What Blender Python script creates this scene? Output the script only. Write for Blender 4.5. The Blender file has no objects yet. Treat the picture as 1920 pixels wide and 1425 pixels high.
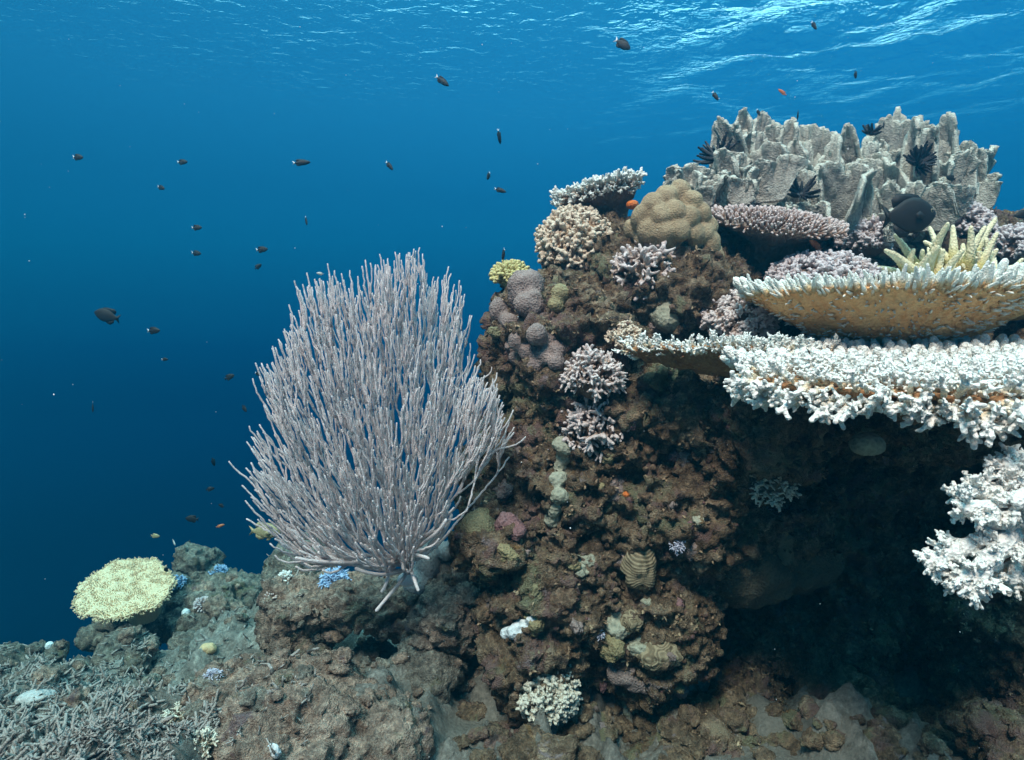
import bpy, bmesh, math, random
import numpy as np
from mathutils import Vector, Matrix, Quaternion
from mathutils.bvhtree import BVHTree

random.seed(7)
rng = np.random.default_rng(7)
scn = bpy.context.scene
COL = scn.collection

# ------------------------------------------------------------------ camera
FPX = 1251.0                       # focal length in pixels of the 1920 wide photograph
PITCH = math.radians(-2.45)
cam_d = bpy.data.cameras.new('camera')
cam_d.sensor_width = 36.0
cam_d.lens = 36.0 * FPX / 1920.0
cam_d.clip_start = 0.05
cam_d.clip_end = 400.0
cam = bpy.data.objects.new('camera', cam_d)
COL.objects.link(cam)
cam.location = (0, 0, 0)
cam.rotation_euler = (math.radians(90) + PITCH, 0, 0)
scn.camera = cam

# ------------------------------------------------------------------ water light all round
SUN_TO = Vector((-0.30, -0.74, 1.0)).normalized()      # from the reef towards the sun
w = bpy.data.worlds.new('World')
scn.world = w
w.use_nodes = True
nt = w.node_tree
nt.nodes.clear()
wo = nt.nodes.new('ShaderNodeOutputWorld')
bg = nt.nodes.new('ShaderNodeBackground')
bg.inputs['Strength'].default_value = 1.0
tc = nt.nodes.new('ShaderNodeTexCoord')
sx = nt.nodes.new('ShaderNodeSeparateXYZ')
mr = nt.nodes.new('ShaderNodeMapRange')
mr.inputs['From Min'].default_value = -1.0
mr.inputs['From Max'].default_value = 1.0
cr = nt.nodes.new('ShaderNodeValToRGB')
cr.color_ramp.interpolation = 'EASE'
WORLD = [(-1.0, (0.0004, 0.0025, 0.009)), (-0.42, (0.0002, 0.0030, 0.017)), (-0.25, (0.0002, 0.0052, 0.027)), (-0.08, (0.0002, 0.0108, 0.051)),
         (0.06, (0.0004, 0.0255, 0.092)), (0.20, (0.0010, 0.050, 0.150)), (0.36, (0.005, 0.085, 0.220)),
         (0.60, (0.010, 0.122, 0.262)), (0.77, (0.018, 0.150, 0.29)), (0.80, (0.15, 0.62, 0.90)), (0.85, (1.6, 3.2, 3.7)), (1.0, (2.1, 2.4, 2.55))]
els = cr.color_ramp.elements
while len(els) > 1:
    els.remove(els[-1])
els[0].position = 0.0
els[0].color = (*WORLD[0][1], 1)
for z_, c_ in WORLD[1:]:
    e_ = els.new((z_ + 1) / 2)
    e_.color = (*c_, 1)
mx = nt.nodes.new('ShaderNodeMapRange')                # open water is brighter over the shallow reef side than over the drop-off
mx.inputs['From Min'].default_value = -0.7
mx.inputs['From Max'].default_value = 0.7
mx.inputs['To Min'].default_value = 0.80
mx.inputs['To Max'].default_value = 1.16
sc_ = nt.nodes.new('ShaderNodeVectorMath')
sc_.operation = 'SCALE'
L_ = nt.links.new
L_(tc.outputs['Generated'], sx.inputs[0])
L_(sx.outputs['Z'], mr.inputs['Value'])
L_(sx.outputs['X'], mx.inputs['Value'])
L_(mr.outputs[0], cr.inputs[0])
L_(cr.outputs['Color'], sc_.inputs[0])
L_(mx.outputs[0], sc_.inputs['Scale'])
L_(sc_.outputs[0], bg.inputs['Color'])
L_(bg.outputs[0], wo.inputs['Surface'])

sun_d = bpy.data.lights.new('sun', 'SUN')
sun_d.energy = 5.0
sun_d.angle = math.radians(14)
sun_d.color = (1.0, 0.65, 0.58)
sun = bpy.data.objects.new('sun', sun_d)
COL.objects.link(sun)
sun.rotation_euler = SUN_TO.to_track_quat('Z', 'Y').to_euler()
sun.location = SUN_TO * 20

scn.view_settings.view_transform = 'Standard'
scn.view_settings.look = 'None'
scn.view_settings.exposure = 1.05
scn.view_settings.gamma = 1.0
scn.view_settings.use_curve_mapping = False
scn.render.engine = 'CYCLES'
scn.cycles.use_denoising = True
scn.cycles.max_bounces = 6
scn.cycles.diffuse_bounces = 3
scn.cycles.transparent_max_bounces = 12
scn.cycles.volume_bounces = 0
scn.cycles.caustics_refractive = False
scn.cycles.caustics_reflective = False

# ------------------------------------------------------------------ helpers: space, noise, meshes
CP, SP = math.cos(PITCH), math.sin(PITCH)
def ray(px, py):
    x, y, z = (px - 960) / FPX, 1.0, -(py - 712.5) / FPX
    return Vector((x, y * CP - z * SP, y * SP + z * CP))
def at(px, py, Y):
    d = ray(px, py)
    return d * (Y / d.y)

def hsh(ix, iy, iz, seed):
    with np.errstate(over='ignore'):
        h = (ix.astype(np.uint32) * np.uint32(374761393) + iy.astype(np.uint32) * np.uint32(668265263)
             + iz.astype(np.uint32) * np.uint32(2147483647 - 118) + np.uint32(seed * 974711 + 13))
        h = (h ^ (h >> np.uint32(13))) * np.uint32(1274126177)
        h = (h ^ (h >> np.uint32(16))) * np.uint32(2246822519)
        h = h ^ (h >> np.uint32(15))
    return h.astype(np.float64) / 4294967295.0
def vnoise(P, seed=0):
    I = np.floor(P).astype(np.int64)
    f = P - I
    u = f * f * f * (f * (f * 6 - 15) + 10)
    out = np.zeros(len(P))
    for dx in (0, 1):
        wx = u[:, 0] if dx else 1 - u[:, 0]
        for dy in (0, 1):
            wy = u[:, 1] if dy else 1 - u[:, 1]
            for dz in (0, 1):
                wz = u[:, 2] if dz else 1 - u[:, 2]
                out += wx * wy * wz * hsh(I[:, 0] + dx, I[:, 1] + dy, I[:, 2] + dz, seed)
    return out * 2 - 1
ROT = np.array([[0.0, 0.8, 0.6], [-0.8, 0.36, -0.48], [-0.6, -0.48, 0.64]])
def fbm(P, octv=4, seed=0, gain=0.5):
    a, out, Q = 1.0, np.zeros(len(P)), P.copy()
    for k in range(octv):
        out += a * vnoise(Q, seed + k)
        a *= gain
        Q = Q @ ROT.T * 2.03 + 1.7
    return out
def ridged(P, octv=3, seed=0):
    a, out, Q = 1.0, np.zeros(len(P)), P.copy()
    for k in range(octv):
        out += a * (1 - 2 * np.abs(vnoise(Q, seed + k)))
        a *= 0.5
        Q = Q @ ROT.T * 2.1 + 3.1
    return out
def worley(P, seed=0):
    I = np.floor(P).astype(np.int64)
    best = np.full(len(P), 9.0)
    for dx in (-1, 0, 1):
        for dy in (-1, 0, 1):
            for dz in (-1, 0, 1):
                c = I + np.array([dx, dy, dz])
                q = np.stack([c[:, 0] + hsh(c[:, 0], c[:, 1], c[:, 2], seed), c[:, 1] + hsh(c[:, 0], c[:, 1], c[:, 2], seed + 1),
                              c[:, 2] + hsh(c[:, 0], c[:, 1], c[:, 2], seed + 2)], 1)
                best = np.minimum(best, ((P - q) ** 2).sum(1))
    return np.sqrt(best)

def mesh_np(name, V, F, mat, attrs=None, smooth=True):
    me = bpy.data.meshes.new(name)
    V = np.asarray(V, dtype=np.float32)
    groups = F if isinstance(F, list) else [F]
    groups = [np.asarray(g, dtype=np.int32) for g in groups if len(g)]
    nl = sum(g.size for g in groups)
    nf = sum(len(g) for g in groups)
    me.vertices.add(len(V))
    me.vertices.foreach_set('co', V.ravel())
    me.loops.add(nl)
    me.loops.foreach_set('vertex_index', np.concatenate([g.ravel() for g in groups]))
    me.polygons.add(nf)
    tot = np.concatenate([np.full(len(g), g.shape[1], dtype=np.int32) for g in groups])
    st = np.concatenate([[0], np.cumsum(tot)[:-1]]).astype(np.int32)
    me.polygons.foreach_set('loop_start', st)
    me.polygons.foreach_set('loop_total', tot)
    if smooth:
        me.polygons.foreach_set('use_smooth', np.ones(nf, dtype=bool))
    for k, v in (attrs or {}).items():
        a = me.attributes.new(k, 'FLOAT', 'POINT')
        a.data.foreach_set('value', np.asarray(v, dtype=np.float32))
    if mat is not None:
        me.materials.append(mat)
    me.update(calc_edges=True)
    me.validate()
    return me

def tag(o, label=None, cat=None, group=None, kind=None):
    if label: o['label'] = label
    if cat: o['category'] = cat
    if group: o['group'] = group
    if kind: o['kind'] = kind
    return o
def thing(name, label, cat, loc, group=None):
    o = bpy.data.objects.new(name, None)
    o.empty_display_size = 0.05
    COL.objects.link(o)
    o.location = loc
    return tag(o, label, cat, group)
def link(name, me, parent=None, kind=None, label=None):
    o = bpy.data.objects.new(name, me)
    COL.objects.link(o)
    if parent is not None:
        o.parent = parent
    return tag(o, label, None, None, kind)
def part(name, V, F, mat, parent, attrs=None, kind=None, label=None, smooth=True, base=None):
    """V in world space; parents carry a location only (base: that of the whole chain above)."""
    L = np.array(base if base is not None else (parent.location if parent is not None else (0, 0, 0)))
    return link(name, mesh_np(name, np.asarray(V) - L, F, mat, attrs, smooth), parent, kind, label)
def inst(name, me, M, parent, label=None):
    o = bpy.data.objects.new(name, me)
    COL.objects.link(o)
    o.parent = parent
    o.matrix_basis = Matrix.Translation(-parent.location) @ M
    if label: o['label'] = label
    return o
def frame_to(p, d, s, twist=None):
    """matrix that puts local +Z along d at p, scale s (float or 3)"""
    d = Vector(d).normalized()
    q = d.to_track_quat('Z', 'Y') @ Quaternion((0, 0, 1), random.uniform(0, 6.283) if twist is None else twist)
    s = (s, s, s) if not hasattr(s, '__len__') else s
    return Matrix.Translation(Vector(p)) @ q.to_matrix().to_4x4() @ Matrix.Diagonal((*s, 1))

def tube(P, R, k=6):
    P = np.asarray(P, float)
    R = np.asarray(R, float)
    n = len(P)
    T = np.gradient(P, axis=0)
    T /= np.linalg.norm(T, axis=1)[:, None] + 1e-12
    P2 = np.vstack([P[:1] - T[:1] * R[0] * 0.3, P, P[-1:] + T[-1:] * R[-1] * 0.6, P[-1:] + T[-1:] * R[-1] * 0.95])
    R2 = np.concatenate([[R[0] * 0.02], R, [R[-1] * 0.72], [R[-1] * 0.03]])
    T2 = np.vstack([T[:1], T, T[-1:], T[-1:]])
    ref = np.array([0.31, 0.87, 0.38])
    if abs(T2.mean(0) @ ref) > 0.9 * np.linalg.norm(T2.mean(0)):
        ref = np.array([0.9, -0.2, 0.3])
    A = np.cross(T2, ref)
    A /= np.linalg.norm(A, axis=1)[:, None] + 1e-12
    B = np.cross(T2, A)
    th = np.arange(k) * 2 * math.pi / k
    V = P2[:, None, :] + R2[:, None, None] * (np.cos(th)[None, :, None] * A[:, None, :] + np.sin(th)[None, :, None] * B[:, None, :])
    m = len(P2)
    i, j = np.meshgrid(np.arange(m - 1), np.arange(k), indexing='ij')
    F = np.stack([i * k + j, i * k + (j + 1) % k, (i + 1) * k + (j + 1) % k, (i + 1) * k + j], -1).reshape(-1, 4)
    t = np.repeat(np.linspace(0, 1, m), k)
    return V.reshape(-1, 3), F, t
def merge(parts):
    Vs, Fs, Ts, o = [], [], [], 0
    for q in parts:
        Vs.append(q[0]); Fs.append(np.asarray(q[1]) + o); o += len(q[0])
        if len(q) > 2: Ts.append(q[2])
    return np.vstack(Vs), np.vstack(Fs), (np.concatenate(Ts) if Ts else None)
def bez(a, b, c, d, n):
    t = np.linspace(0, 1, n)[:, None]
    a, b, c, d = (np.asarray(q, float) for q in (a, b, c, d))
    return (1 - t) ** 3 * a + 3 * (1 - t) ** 2 * t * b + 3 * (1 - t) * t * t * c + t ** 3 * d

_ico = {}
def ico(sub):
    if sub not in _ico:
        bm = bmesh.new()
        bmesh.ops.create_icosphere(bm, subdivisions=sub, radius=1.0)
        bm.verts.ensure_lookup_table()
        V = np.array([v.co[:] for v in bm.verts])
        F = np.array([[v.index for v in f.verts] for f in bm.faces])
        bm.free()
        _ico[sub] = (V, F)
    return _ico[sub]
def remesh(V, F, voxel, smooth=2):
    me = mesh_np('tmp', V, F, None)
    o = bpy.data.objects.new('tmp', me)
    COL.objects.link(o)
    m = o.modifiers.new('r', 'REMESH')
    m.mode = 'VOXEL'
    m.voxel_size = voxel
    if smooth:
        s = o.modifiers.new('s', 'SMOOTH')
        s.factor = 0.5
        s.iterations = smooth
    dg = bpy.context.evaluated_depsgraph_get()
    ev = o.evaluated_get(dg)
    em = ev.to_mesh()
    Vn = np.empty(len(em.vertices) * 3, dtype=np.float32)
    em.vertices.foreach_get('co', Vn)
    Fn = np.empty(len(em.loops), dtype=np.int32)
    em.loops.foreach_get('vertex_index', Fn)
    tot = np.empty(len(em.polygons), dtype=np.int32)
    em.polygons.foreach_get('loop_total', tot)
    ev.to_mesh_clear()
    bpy.data.objects.remove(o)
    bpy.data.meshes.remove(me)
    assert (tot == 4).all()
    return Vn.reshape(-1, 3).astype(float), Fn.reshape(-1, 4)
def normals(V, F):
    F = np.asarray(F)
    a, b, c = V[F[:, 0]], V[F[:, 1]], V[F[:, 2]]
    n = np.cross(b - a, c - a)
    if F.shape[1] == 4:
        n = np.cross(V[F[:, 2]] - V[F[:, 0]], V[F[:, 3]] - V[F[:, 1]])
    N = np.zeros_like(V)
    for k in range(F.shape[1]):
        for ax in range(3):
            N[:, ax] += np.bincount(F[:, k], weights=n[:, ax], minlength=len(V))
    return N / (np.linalg.norm(N, axis=1)[:, None] + 1e-12)
def blobs(specs, sub=3):
    """specs: (centre, (rx, ry, rz)[, z-rotation])"""
    V0, F0 = ico(sub)
    out = []
    for s in specs:
        q = V0 * np.array(s[1])
        if len(s) > 2:
            c_, s_ = math.cos(s[2]), math.sin(s[2])
            q = q @ np.array([[c_, s_, 0], [-s_, c_, 0], [0, 0, 1]])
        out.append((q + np.array(s[0]), F0))
    return merge(out)[:2]

# ------------------------------------------------------------------ materials
def nodes(name, rough=0.85, spec=0.2):
    m = bpy.data.materials.new(name)
    m.use_nodes = True
    t = m.node_tree
    b = t.nodes['Principled BSDF']
    b.inputs['Roughness'].default_value = rough
    b.inputs['Specular IOR Level'].default_value = spec
    return m, t, b
def n_(t, kind, **kw):
    n = t.nodes.new(kind)
    for k, v in kw.items():
        if k in n.inputs:
            n.inputs[k].default_value = v
        else:
            setattr(n, k, v)
    return n
def ramp(t, fac, stops, interp='LINEAR'):
    r = t.nodes.new('ShaderNodeValToRGB')
    r.color_ramp.interpolation = interp
    e = r.color_ramp.elements
    while len(e) > 1:
        e.remove(e[-1])
    e[0].position, e[0].color = stops[0][0], (*stops[0][1], 1)
    for p, c in stops[1:]:
        q = e.new(p)
        q.color = (*c, 1)
    t.links.new(fac, r.inputs[0])
    return r.outputs['Color']
def noise_fac(t, scale, detail=4, vec=None, rough=0.6, dist=0.0):
    n = n_(t, 'ShaderNodeTexNoise', Scale=scale, Detail=detail, Roughness=rough, Distortion=dist)
    if vec is None:
        g = n_(t, 'ShaderNodeNewGeometry')
        vec = g.outputs['Position']
    t.links.new(vec, n.inputs['Vector'])
    return n.outputs['Fac']
def mixc(t, fac, a, b, mode='MIX'):
    m = t.nodes.new('ShaderNodeMix')
    m.data_type = 'RGBA'
    m.blend_type = mode
    for s, v in ((0, fac), (6, a), (7, b)):
        if hasattr(v, 'links'):
            t.links.new(v, m.inputs[s])
        elif isinstance(v, (int, float)):
            m.inputs[s].default_value = v
        else:
            m.inputs[s].default_value = (*v, 1)
    return m.outputs[2]
def bump(t, b, height, dist, strength=1.0):
    bp = n_(t, 'ShaderNodeBump', Strength=strength, Distance=dist)
    t.links.new(height, bp.inputs['Height'])
    t.links.new(bp.outputs['Normal'], b.inputs['Normal'])
def addh(t, a, b, wa=1.0, wb=1.0):
    m1 = n_(t, 'ShaderNodeMath', operation='MULTIPLY'); m1.inputs[1].default_value = wa
    m2 = n_(t, 'ShaderNodeMath', operation='MULTIPLY_ADD'); m2.inputs[1].default_value = wb
    t.links.new(a, m1.inputs[0]); t.links.new(b, m2.inputs[0]); t.links.new(m1.outputs[0], m2.inputs[2])
    return m2.outputs[0]

def rock_mat(name, base, spots, speck=0.5, bscale=1.0):
    """base: ramp of browns by coarse noise; spots: [(colour, scale, threshold)] encrusting patches"""
    m, t, b = nodes(name, 0.95, 0.1)
    g = n_(t, 'ShaderNodeNewGeometry').outputs['Position']
    c = ramp(t, noise_fac(t, 7 * bscale, 6, g, 0.68, 0.4), base)
    c2 = ramp(t, noise_fac(t, 38 * bscale, 5, g, 0.7), [(0.3, (0.35, 0.33, 0.33)), (0.5, (0.85, 0.82, 0.8)), (0.68, (1.7, 1.6, 1.5))])
    c = mixc(t, 1.0, c, c2, 'MULTIPLY')
    for k, (col, sc, th) in enumerate(spots):
        v = n_(t, 'ShaderNodeVectorMath', operation='ADD')
        v.inputs[1].default_value = (3.7 * k + 1.1, 5.3 * k, 2.9 * k)
        t.links.new(g, v.inputs[0])
        f = noise_fac(t, sc, 5, v.outputs[0], 0.65, 0.6)
        f2 = ramp(t, f, [(th, (0, 0, 0)), (th + 0.07, (0.85, 0.85, 0.85))])
        c = mixc(t, f2, c, col)
    vr = n_(t, 'ShaderNodeTexVoronoi', Scale=150 * bscale)
    t.links.new(g, vr.inputs['Vector'])
    sp = ramp(t, noise_fac(t, 190 * bscale, 2, g, 0.6), [(0.62, (0, 0, 0)), (0.72, (speck,) * 3)])
    c = mixc(t, sp, c, (0.42, 0.38, 0.34))
    t.links.new(c, b.inputs['Base Color'])
    h = addh(t, noise_fac(t, 60 * bscale, 6, g, 0.75), vr.outputs['Distance'], 1.0, 0.35)
    bump(t, b, h, 0.03 / bscale)
    return m
M_ROCK = rock_mat('reef_rock', [(0.28, (0.07, 0.048, 0.032)), (0.45, (0.20, 0.138, 0.092)), (0.58, (0.33, 0.245, 0.17)), (0.75, (0.47, 0.37, 0.275))],
                  [((0.25, 0.15, 0.135), 5.0, 0.54), ((0.24, 0.23, 0.14), 4.2, 0.56), ((0.40, 0.32, 0.22), 7.0, 0.60), ((0.30, 0.165, 0.06), 6.0, 0.63), ((0.36, 0.29, 0.30), 9.0, 0.62), ((0.045, 0.035, 0.035), 8.0, 0.60)])
M_BOULD = rock_mat('boulder_rock', [(0.28, (0.16, 0.115, 0.092)), (0.45, (0.36, 0.265, 0.215)), (0.6, (0.51, 0.385, 0.315)), (0.75, (0.62, 0.48, 0.40))],
                   [((0.21, 0.14, 0.15), 6.0, 0.60), ((0.21, 0.20, 0.14), 5.0, 0.60), ((0.10, 0.085, 0.075), 9.0, 0.60)])
M_FARROCK = rock_mat('far_rock', [(0.28, (0.12, 0.105, 0.09)), (0.45, (0.25, 0.22, 0.19)), (0.6, (0.38, 0.35, 0.30)), (0.75, (0.50, 0.46, 0.40))],
                     [((0.18, 0.17, 0.10), 5.0, 0.60), ((0.07, 0.06, 0.055), 7.0, 0.60)])

def seabed_mat():
    m, t, b = nodes('seabed', 0.95, 0.1)
    g = n_(t, 'ShaderNodeNewGeometry').outputs['Position']
    c = ramp(t, noise_fac(t, 9, 7, g, 0.72, 0.5), [(0.3, (0.12, 0.105, 0.09)), (0.5, (0.27, 0.24, 0.21)), (0.7, (0.46, 0.43, 0.38))])
    c2 = ramp(t, noise_fac(t, 55, 5, g, 0.7), [(0.3, (0.5, 0.5, 0.5)), (0.55, (1, 1, 1)), (0.7, (1.5, 1.5, 1.5))])
    c = mixc(t, 1.0, c, c2, 'MULTIPLY')
    s = ramp(t, noise_fac(t, 70, 4, g, 0.6), [(0.35, (0.17, 0.155, 0.135)), (0.65, (0.27, 0.25, 0.22))])  # pale sand darkened in its colour, standing in for shade on the floor
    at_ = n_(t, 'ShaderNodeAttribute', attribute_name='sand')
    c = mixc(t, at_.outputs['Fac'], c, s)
    t.links.new(c, b.inputs['Base Color'])
    bump(t, b, noise_fac(t, 70, 6, g, 0.75), 0.02)
    return m
M_SEABED = seabed_mat()

def coral_mat(name, base, tip, p0=0.25, p1=0.7, bscale=170, bdist=0.0035, sss=0.0, var=0.12, rough=0.75, mid=None):
    m, t, b = nodes(name, rough, 0.25)
    g = n_(t, 'ShaderNodeNewGeometry').outputs['Position']
    a = n_(t, 'ShaderNodeAttribute', attribute_name='tip')
    n1 = noise_fac(t, 14, 3, g)
    f = addh(t, a.outputs['Fac'], n1, 1.0, var * 2)
    stops = [(p0 + var, base), (p1 + var, tip)]
    if mid: stops = [(p0 + var, base), ((p0 + p1) / 2 + var, mid), (p1 + var, tip)]
    c = ramp(t, f, stops)
    d = ramp(t, noise_fac(t, 90, 3, g), [(0.3, (0.86, 0.86, 0.86)), (0.7, (1.06, 1.06, 1.06))])
    c = mixc(t, 1.0, c, d, 'MULTIPLY')
    t.links.new(c, b.inputs['Base Color'])
    if sss:
        b.inputs['Subsurface Weight'].default_value = sss
        b.inputs['Subsurface Radius'].default_value = (0.012, 0.009, 0.007)
        b.inputs['Subsurface Scale'].default_value = 1.0
    vr = n_(t, 'ShaderNodeTexVoronoi', Scale=bscale)
    t.links.new(g, vr.inputs['Vector'])
    bump(t, b, vr.outputs['Distance'], bdist, 0.8)
    return m
M_WHITE = coral_mat('white_coral', (0.58, 0.34, 0.18), (0.84, 0.81, 0.76), 0.03, 0.46, mid=(0.78, 0.64, 0.47), bscale=120, bdist=0.008)
M_WHITE2 = coral_mat('white_coral_low', (0.66, 0.46, 0.30), (0.84, 0.81, 0.76), -0.05, 0.30, bscale=120, bdist=0.008)
M_TANT = coral_mat('tan_white_tip', (0.58, 0.33, 0.14), (0.88, 0.87, 0.81), 0.02, 0.46, mid=(0.72, 0.52, 0.30))
M_TANPLATE = coral_mat('tan_plate', (0.84, 0.42, 0.17), (0.93, 0.60, 0.30), 0.2, 0.9, bscale=70, bdist=0.012)
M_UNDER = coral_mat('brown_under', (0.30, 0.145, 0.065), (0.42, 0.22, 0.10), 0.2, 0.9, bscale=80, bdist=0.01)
M_LAV = coral_mat('lavender_coral', (0.22, 0.14, 0.11), (0.62, 0.52, 0.53), 0.25, 0.85, mid=(0.42, 0.31, 0.29))
M_PINK = coral_mat('pinkish_coral', (0.20, 0.12, 0.08), (0.66, 0.55, 0.53), 0.25, 0.85, mid=(0.44, 0.31, 0.25))
M_PINKT = coral_mat('pink_table', (0.20, 0.105, 0.075), (0.64, 0.50, 0.48), 0.25, 0.9, mid=(0.36, 0.22, 0.17))
M_PINKPL = coral_mat('pink_plate', (0.15, 0.10, 0.075), (0.22, 0.15, 0.12), 0.2, 0.9, bscale=60, bdist=0.01)
M_TANB = coral_mat('tan_bush', (0.30, 0.17, 0.10), (0.68, 0.54, 0.42), 0.2, 0.8, mid=(0.46, 0.31, 0.20))
M_PALE = coral_mat('pale_table', (0.26, 0.17, 0.12), (0.78, 0.77, 0.73), 0.25, 0.62, mid=(0.52, 0.42, 0.34))
M_CREAM = coral_mat('cream_branch', (0.26, 0.19, 0.13), (0.66, 0.60, 0.50), 0.2, 0.8)
M_YELL = coral_mat('yellow_finger', (0.42, 0.25, 0.08), (0.86, 0.74, 0.50), 0.12, 0.62, bscale=120, bdist=0.006, mid=(0.62, 0.50, 0.20))
M_YTABLE = coral_mat('yellow_table', (0.54, 0.36, 0.19), (0.80, 0.59, 0.38), -0.1, 0.45)
M_YCRUST = coral_mat('yellow_crust', (0.28, 0.23, 0.09), (0.60, 0.52, 0.24), 0.2, 0.8)
M_BLUE = coral_mat('blue_tuft', (0.10, 0.20, 0.36), (0.36, 0.52, 0.75), 0.1, 0.8)
M_LILAC = coral_mat('lilac_tuft', (0.30, 0.28, 0.36), (0.66, 0.64, 0.76), 0.1, 0.8)
M_FAN = coral_mat('sea_fan', (0.88, 0.75, 0.75), (0.93, 0.84, 0.84), 0.1, 0.9, bscale=260, bdist=0.003, var=0.3, rough=0.95)
M_FAN.node_tree.nodes['Principled BSDF'].inputs['Specular IOR Level'].default_value = 0.03
def translucent(m, share):
    t = m.node_tree
    b = t.nodes['Principled BSDF']
    out = [n for n in t.nodes if n.type == 'OUTPUT_MATERIAL'][0]
    tl = n_(t, 'ShaderNodeBsdfTranslucent')
    for l in b.inputs['Base Color'].links:
        t.links.new(l.from_socket, tl.inputs['Color'])
    mx_ = n_(t, 'ShaderNodeMixShader')
    mx_.inputs[0].default_value = share
    t.links.new(b.outputs[0], mx_.inputs[1]); t.links.new(tl.outputs[0], mx_.inputs[2]); t.links.new(mx_.outputs[0], out.inputs['Surface'])
translucent(M_FAN, 0.3)
M_DEAD = coral_mat('dead_stick', (0.07, 0.058, 0.052), (0.33, 0.285, 0.26), 0.25, 1.0, var=0.5)

def massive_mat(name, c0, c1, bscale, bdist, spec=0.2):
    m, t, b = nodes(name, 0.8, spec)
    g = n_(t, 'ShaderNodeNewGeometry').outputs['Position']
    c = ramp(t, noise_fac(t, 11, 6, g, 0.65), [(0.3, c0), (0.7, c1)])
    vr = n_(t, 'ShaderNodeTexVoronoi', Scale=bscale)
    t.links.new(g, vr.inputs['Vector'])
    d = ramp(t, vr.outputs['Distance'], [(0.1, (0.8, 0.8, 0.8)), (0.6, (1.08, 1.08, 1.08))])
    c = mixc(t, 1.0, c, d, 'MULTIPLY')
    t.links.new(c, b.inputs['Base Color'])
    bump(t, b, addh(t, vr.outputs['Distance'], noise_fac(t, 45, 4, g), 0.6, 0.7), bdist)
    return m
M_LOBE = massive_mat('tan_lobed', (0.25, 0.175, 0.105), (0.38, 0.285, 0.18), 150, 0.006)
M_DOMEL = massive_mat('mauve_dome', (0.16, 0.115, 0.105), (0.30, 0.225, 0.205), 120, 0.008)
M_KNOB = massive_mat('mustard_knob', (0.20, 0.16, 0.09), (0.32, 0.26, 0.14), 110, 0.008)
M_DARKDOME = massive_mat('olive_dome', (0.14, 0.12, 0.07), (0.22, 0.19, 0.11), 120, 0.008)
M_SHADEDOME = massive_mat('shaded_dome', (0.075, 0.06, 0.042), (0.13, 0.105, 0.07), 90, 0.014)  # darker dome copy, the cave's shade put into its colour
M_SPONGE = massive_mat('grey_sponge', (0.25, 0.24, 0.18), (0.38, 0.37, 0.29), 60, 0.012)
M_WSPONGE = massive_mat('white_sponge', (0.50, 0.52, 0.54), (0.72, 0.73, 0.74), 60, 0.012)
M_ORANGE = massive_mat('orange_sponge', (0.55, 0.12, 0.03), (0.65, 0.2, 0.05), 90, 0.008)
M_GREYSOFT = massive_mat('grey_soft', (0.24, 0.22, 0.21), (0.34, 0.32, 0.31), 90, 0.006)
M_PALESOFT = massive_mat('pale_soft', (0.36, 0.34, 0.33), (0.5, 0.47, 0.45), 70, 0.01)
M_CORALLINE = massive_mat('coralline', (0.16, 0.075, 0.08), (0.26, 0.15, 0.15), 90, 0.01)
M_LEAF = None
def leaf_mat():
    m, t, b = nodes('leafy_coral', 0.85, 0.2)
    g = n_(t, 'ShaderNodeNewGeometry').outputs['Position']
    a = n_(t, 'ShaderNodeAttribute', attribute_name='tip')
    c = ramp(t, noise_fac(t, 12, 6, g, 0.7), [(0.3, (0.25, 0.23, 0.205)), (0.7, (0.46, 0.425, 0.375))])
    e = ramp(t, a.outputs['Fac'], [(0.86, (0, 0, 0)), (0.98, (0.8, 0.8, 0.8))])
    c = mixc(t, e, c, (0.66, 0.64, 0.56))
    d = ramp(t, noise_fac(t, 70, 4, g), [(0.3, (0.7, 0.7, 0.7)), (0.7, (1.2, 1.2, 1.2))])
    c = mixc(t, 1.0, c, d, 'MULTIPLY')
    t.links.new(c, b.inputs['Base Color'])
    vr = n_(t, 'ShaderNodeTexVoronoi', Scale=130)
    t.links.new(g, vr.inputs['Vector'])
    bump(t, b, addh(t, vr.outputs['Distance'], noise_fac(t, 30, 4, g), 0.6, 1.0), 0.008)
    return m
M_LEAF = leaf_mat()
def brain_mat():
    m, t, b = nodes('brain_coral', 0.8, 0.2)
    a = n_(t, 'ShaderNodeAttribute', attribute_name='tip')
    g = n_(t, 'ShaderNodeNewGeometry').outputs['Position']
    c = ramp(t, a.outputs['Fac'], [(0.2, (0.16, 0.12, 0.075)), (0.8, (0.31, 0.245, 0.16))])
    t.links.new(c, b.inputs['Base Color'])
    bump(t, b, noise_fac(t, 200, 3, g), 0.003)
    return m
M_BRAIN = brain_mat()
def plain(name, c, rough=0.6, spec=0.3, var=0.25, scale=30):
    m, t, b = nodes(name, rough, spec)
    g = n_(t, 'ShaderNodeTexCoord').outputs['Object']
    c_ = ramp(t, noise_fac(t, scale, 4, g), [(0.3, tuple(x * (1 - var) for x in c)), (0.7, tuple(x * (1 + var) for x in c))])
    t.links.new(c_, b.inputs['Base Color'])
    return m
M_BLACK = plain('black_crinoid', (0.02, 0.018, 0.022))
M_DFISH = plain('dark_fish', (0.013, 0.012, 0.013), 0.6, 0.15)
M_DFIN = plain('dark_fin', (0.011, 0.010, 0.011), 0.6, 0.15)
M_WFIN = plain('white_fin', (0.62, 0.66, 0.70), 0.5)
M_OFISH = plain('orange_fish', (0.55, 0.16, 0.06), 0.5)
M_YFISH = plain('yellow_fish', (0.36, 0.29, 0.16), 0.5)
M_PFISH = plain('pale_fish', (0.45, 0.44, 0.42), 0.5)
M_EYE = plain('fish_eye', (0.012, 0.012, 0.014), 0.15)
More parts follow.
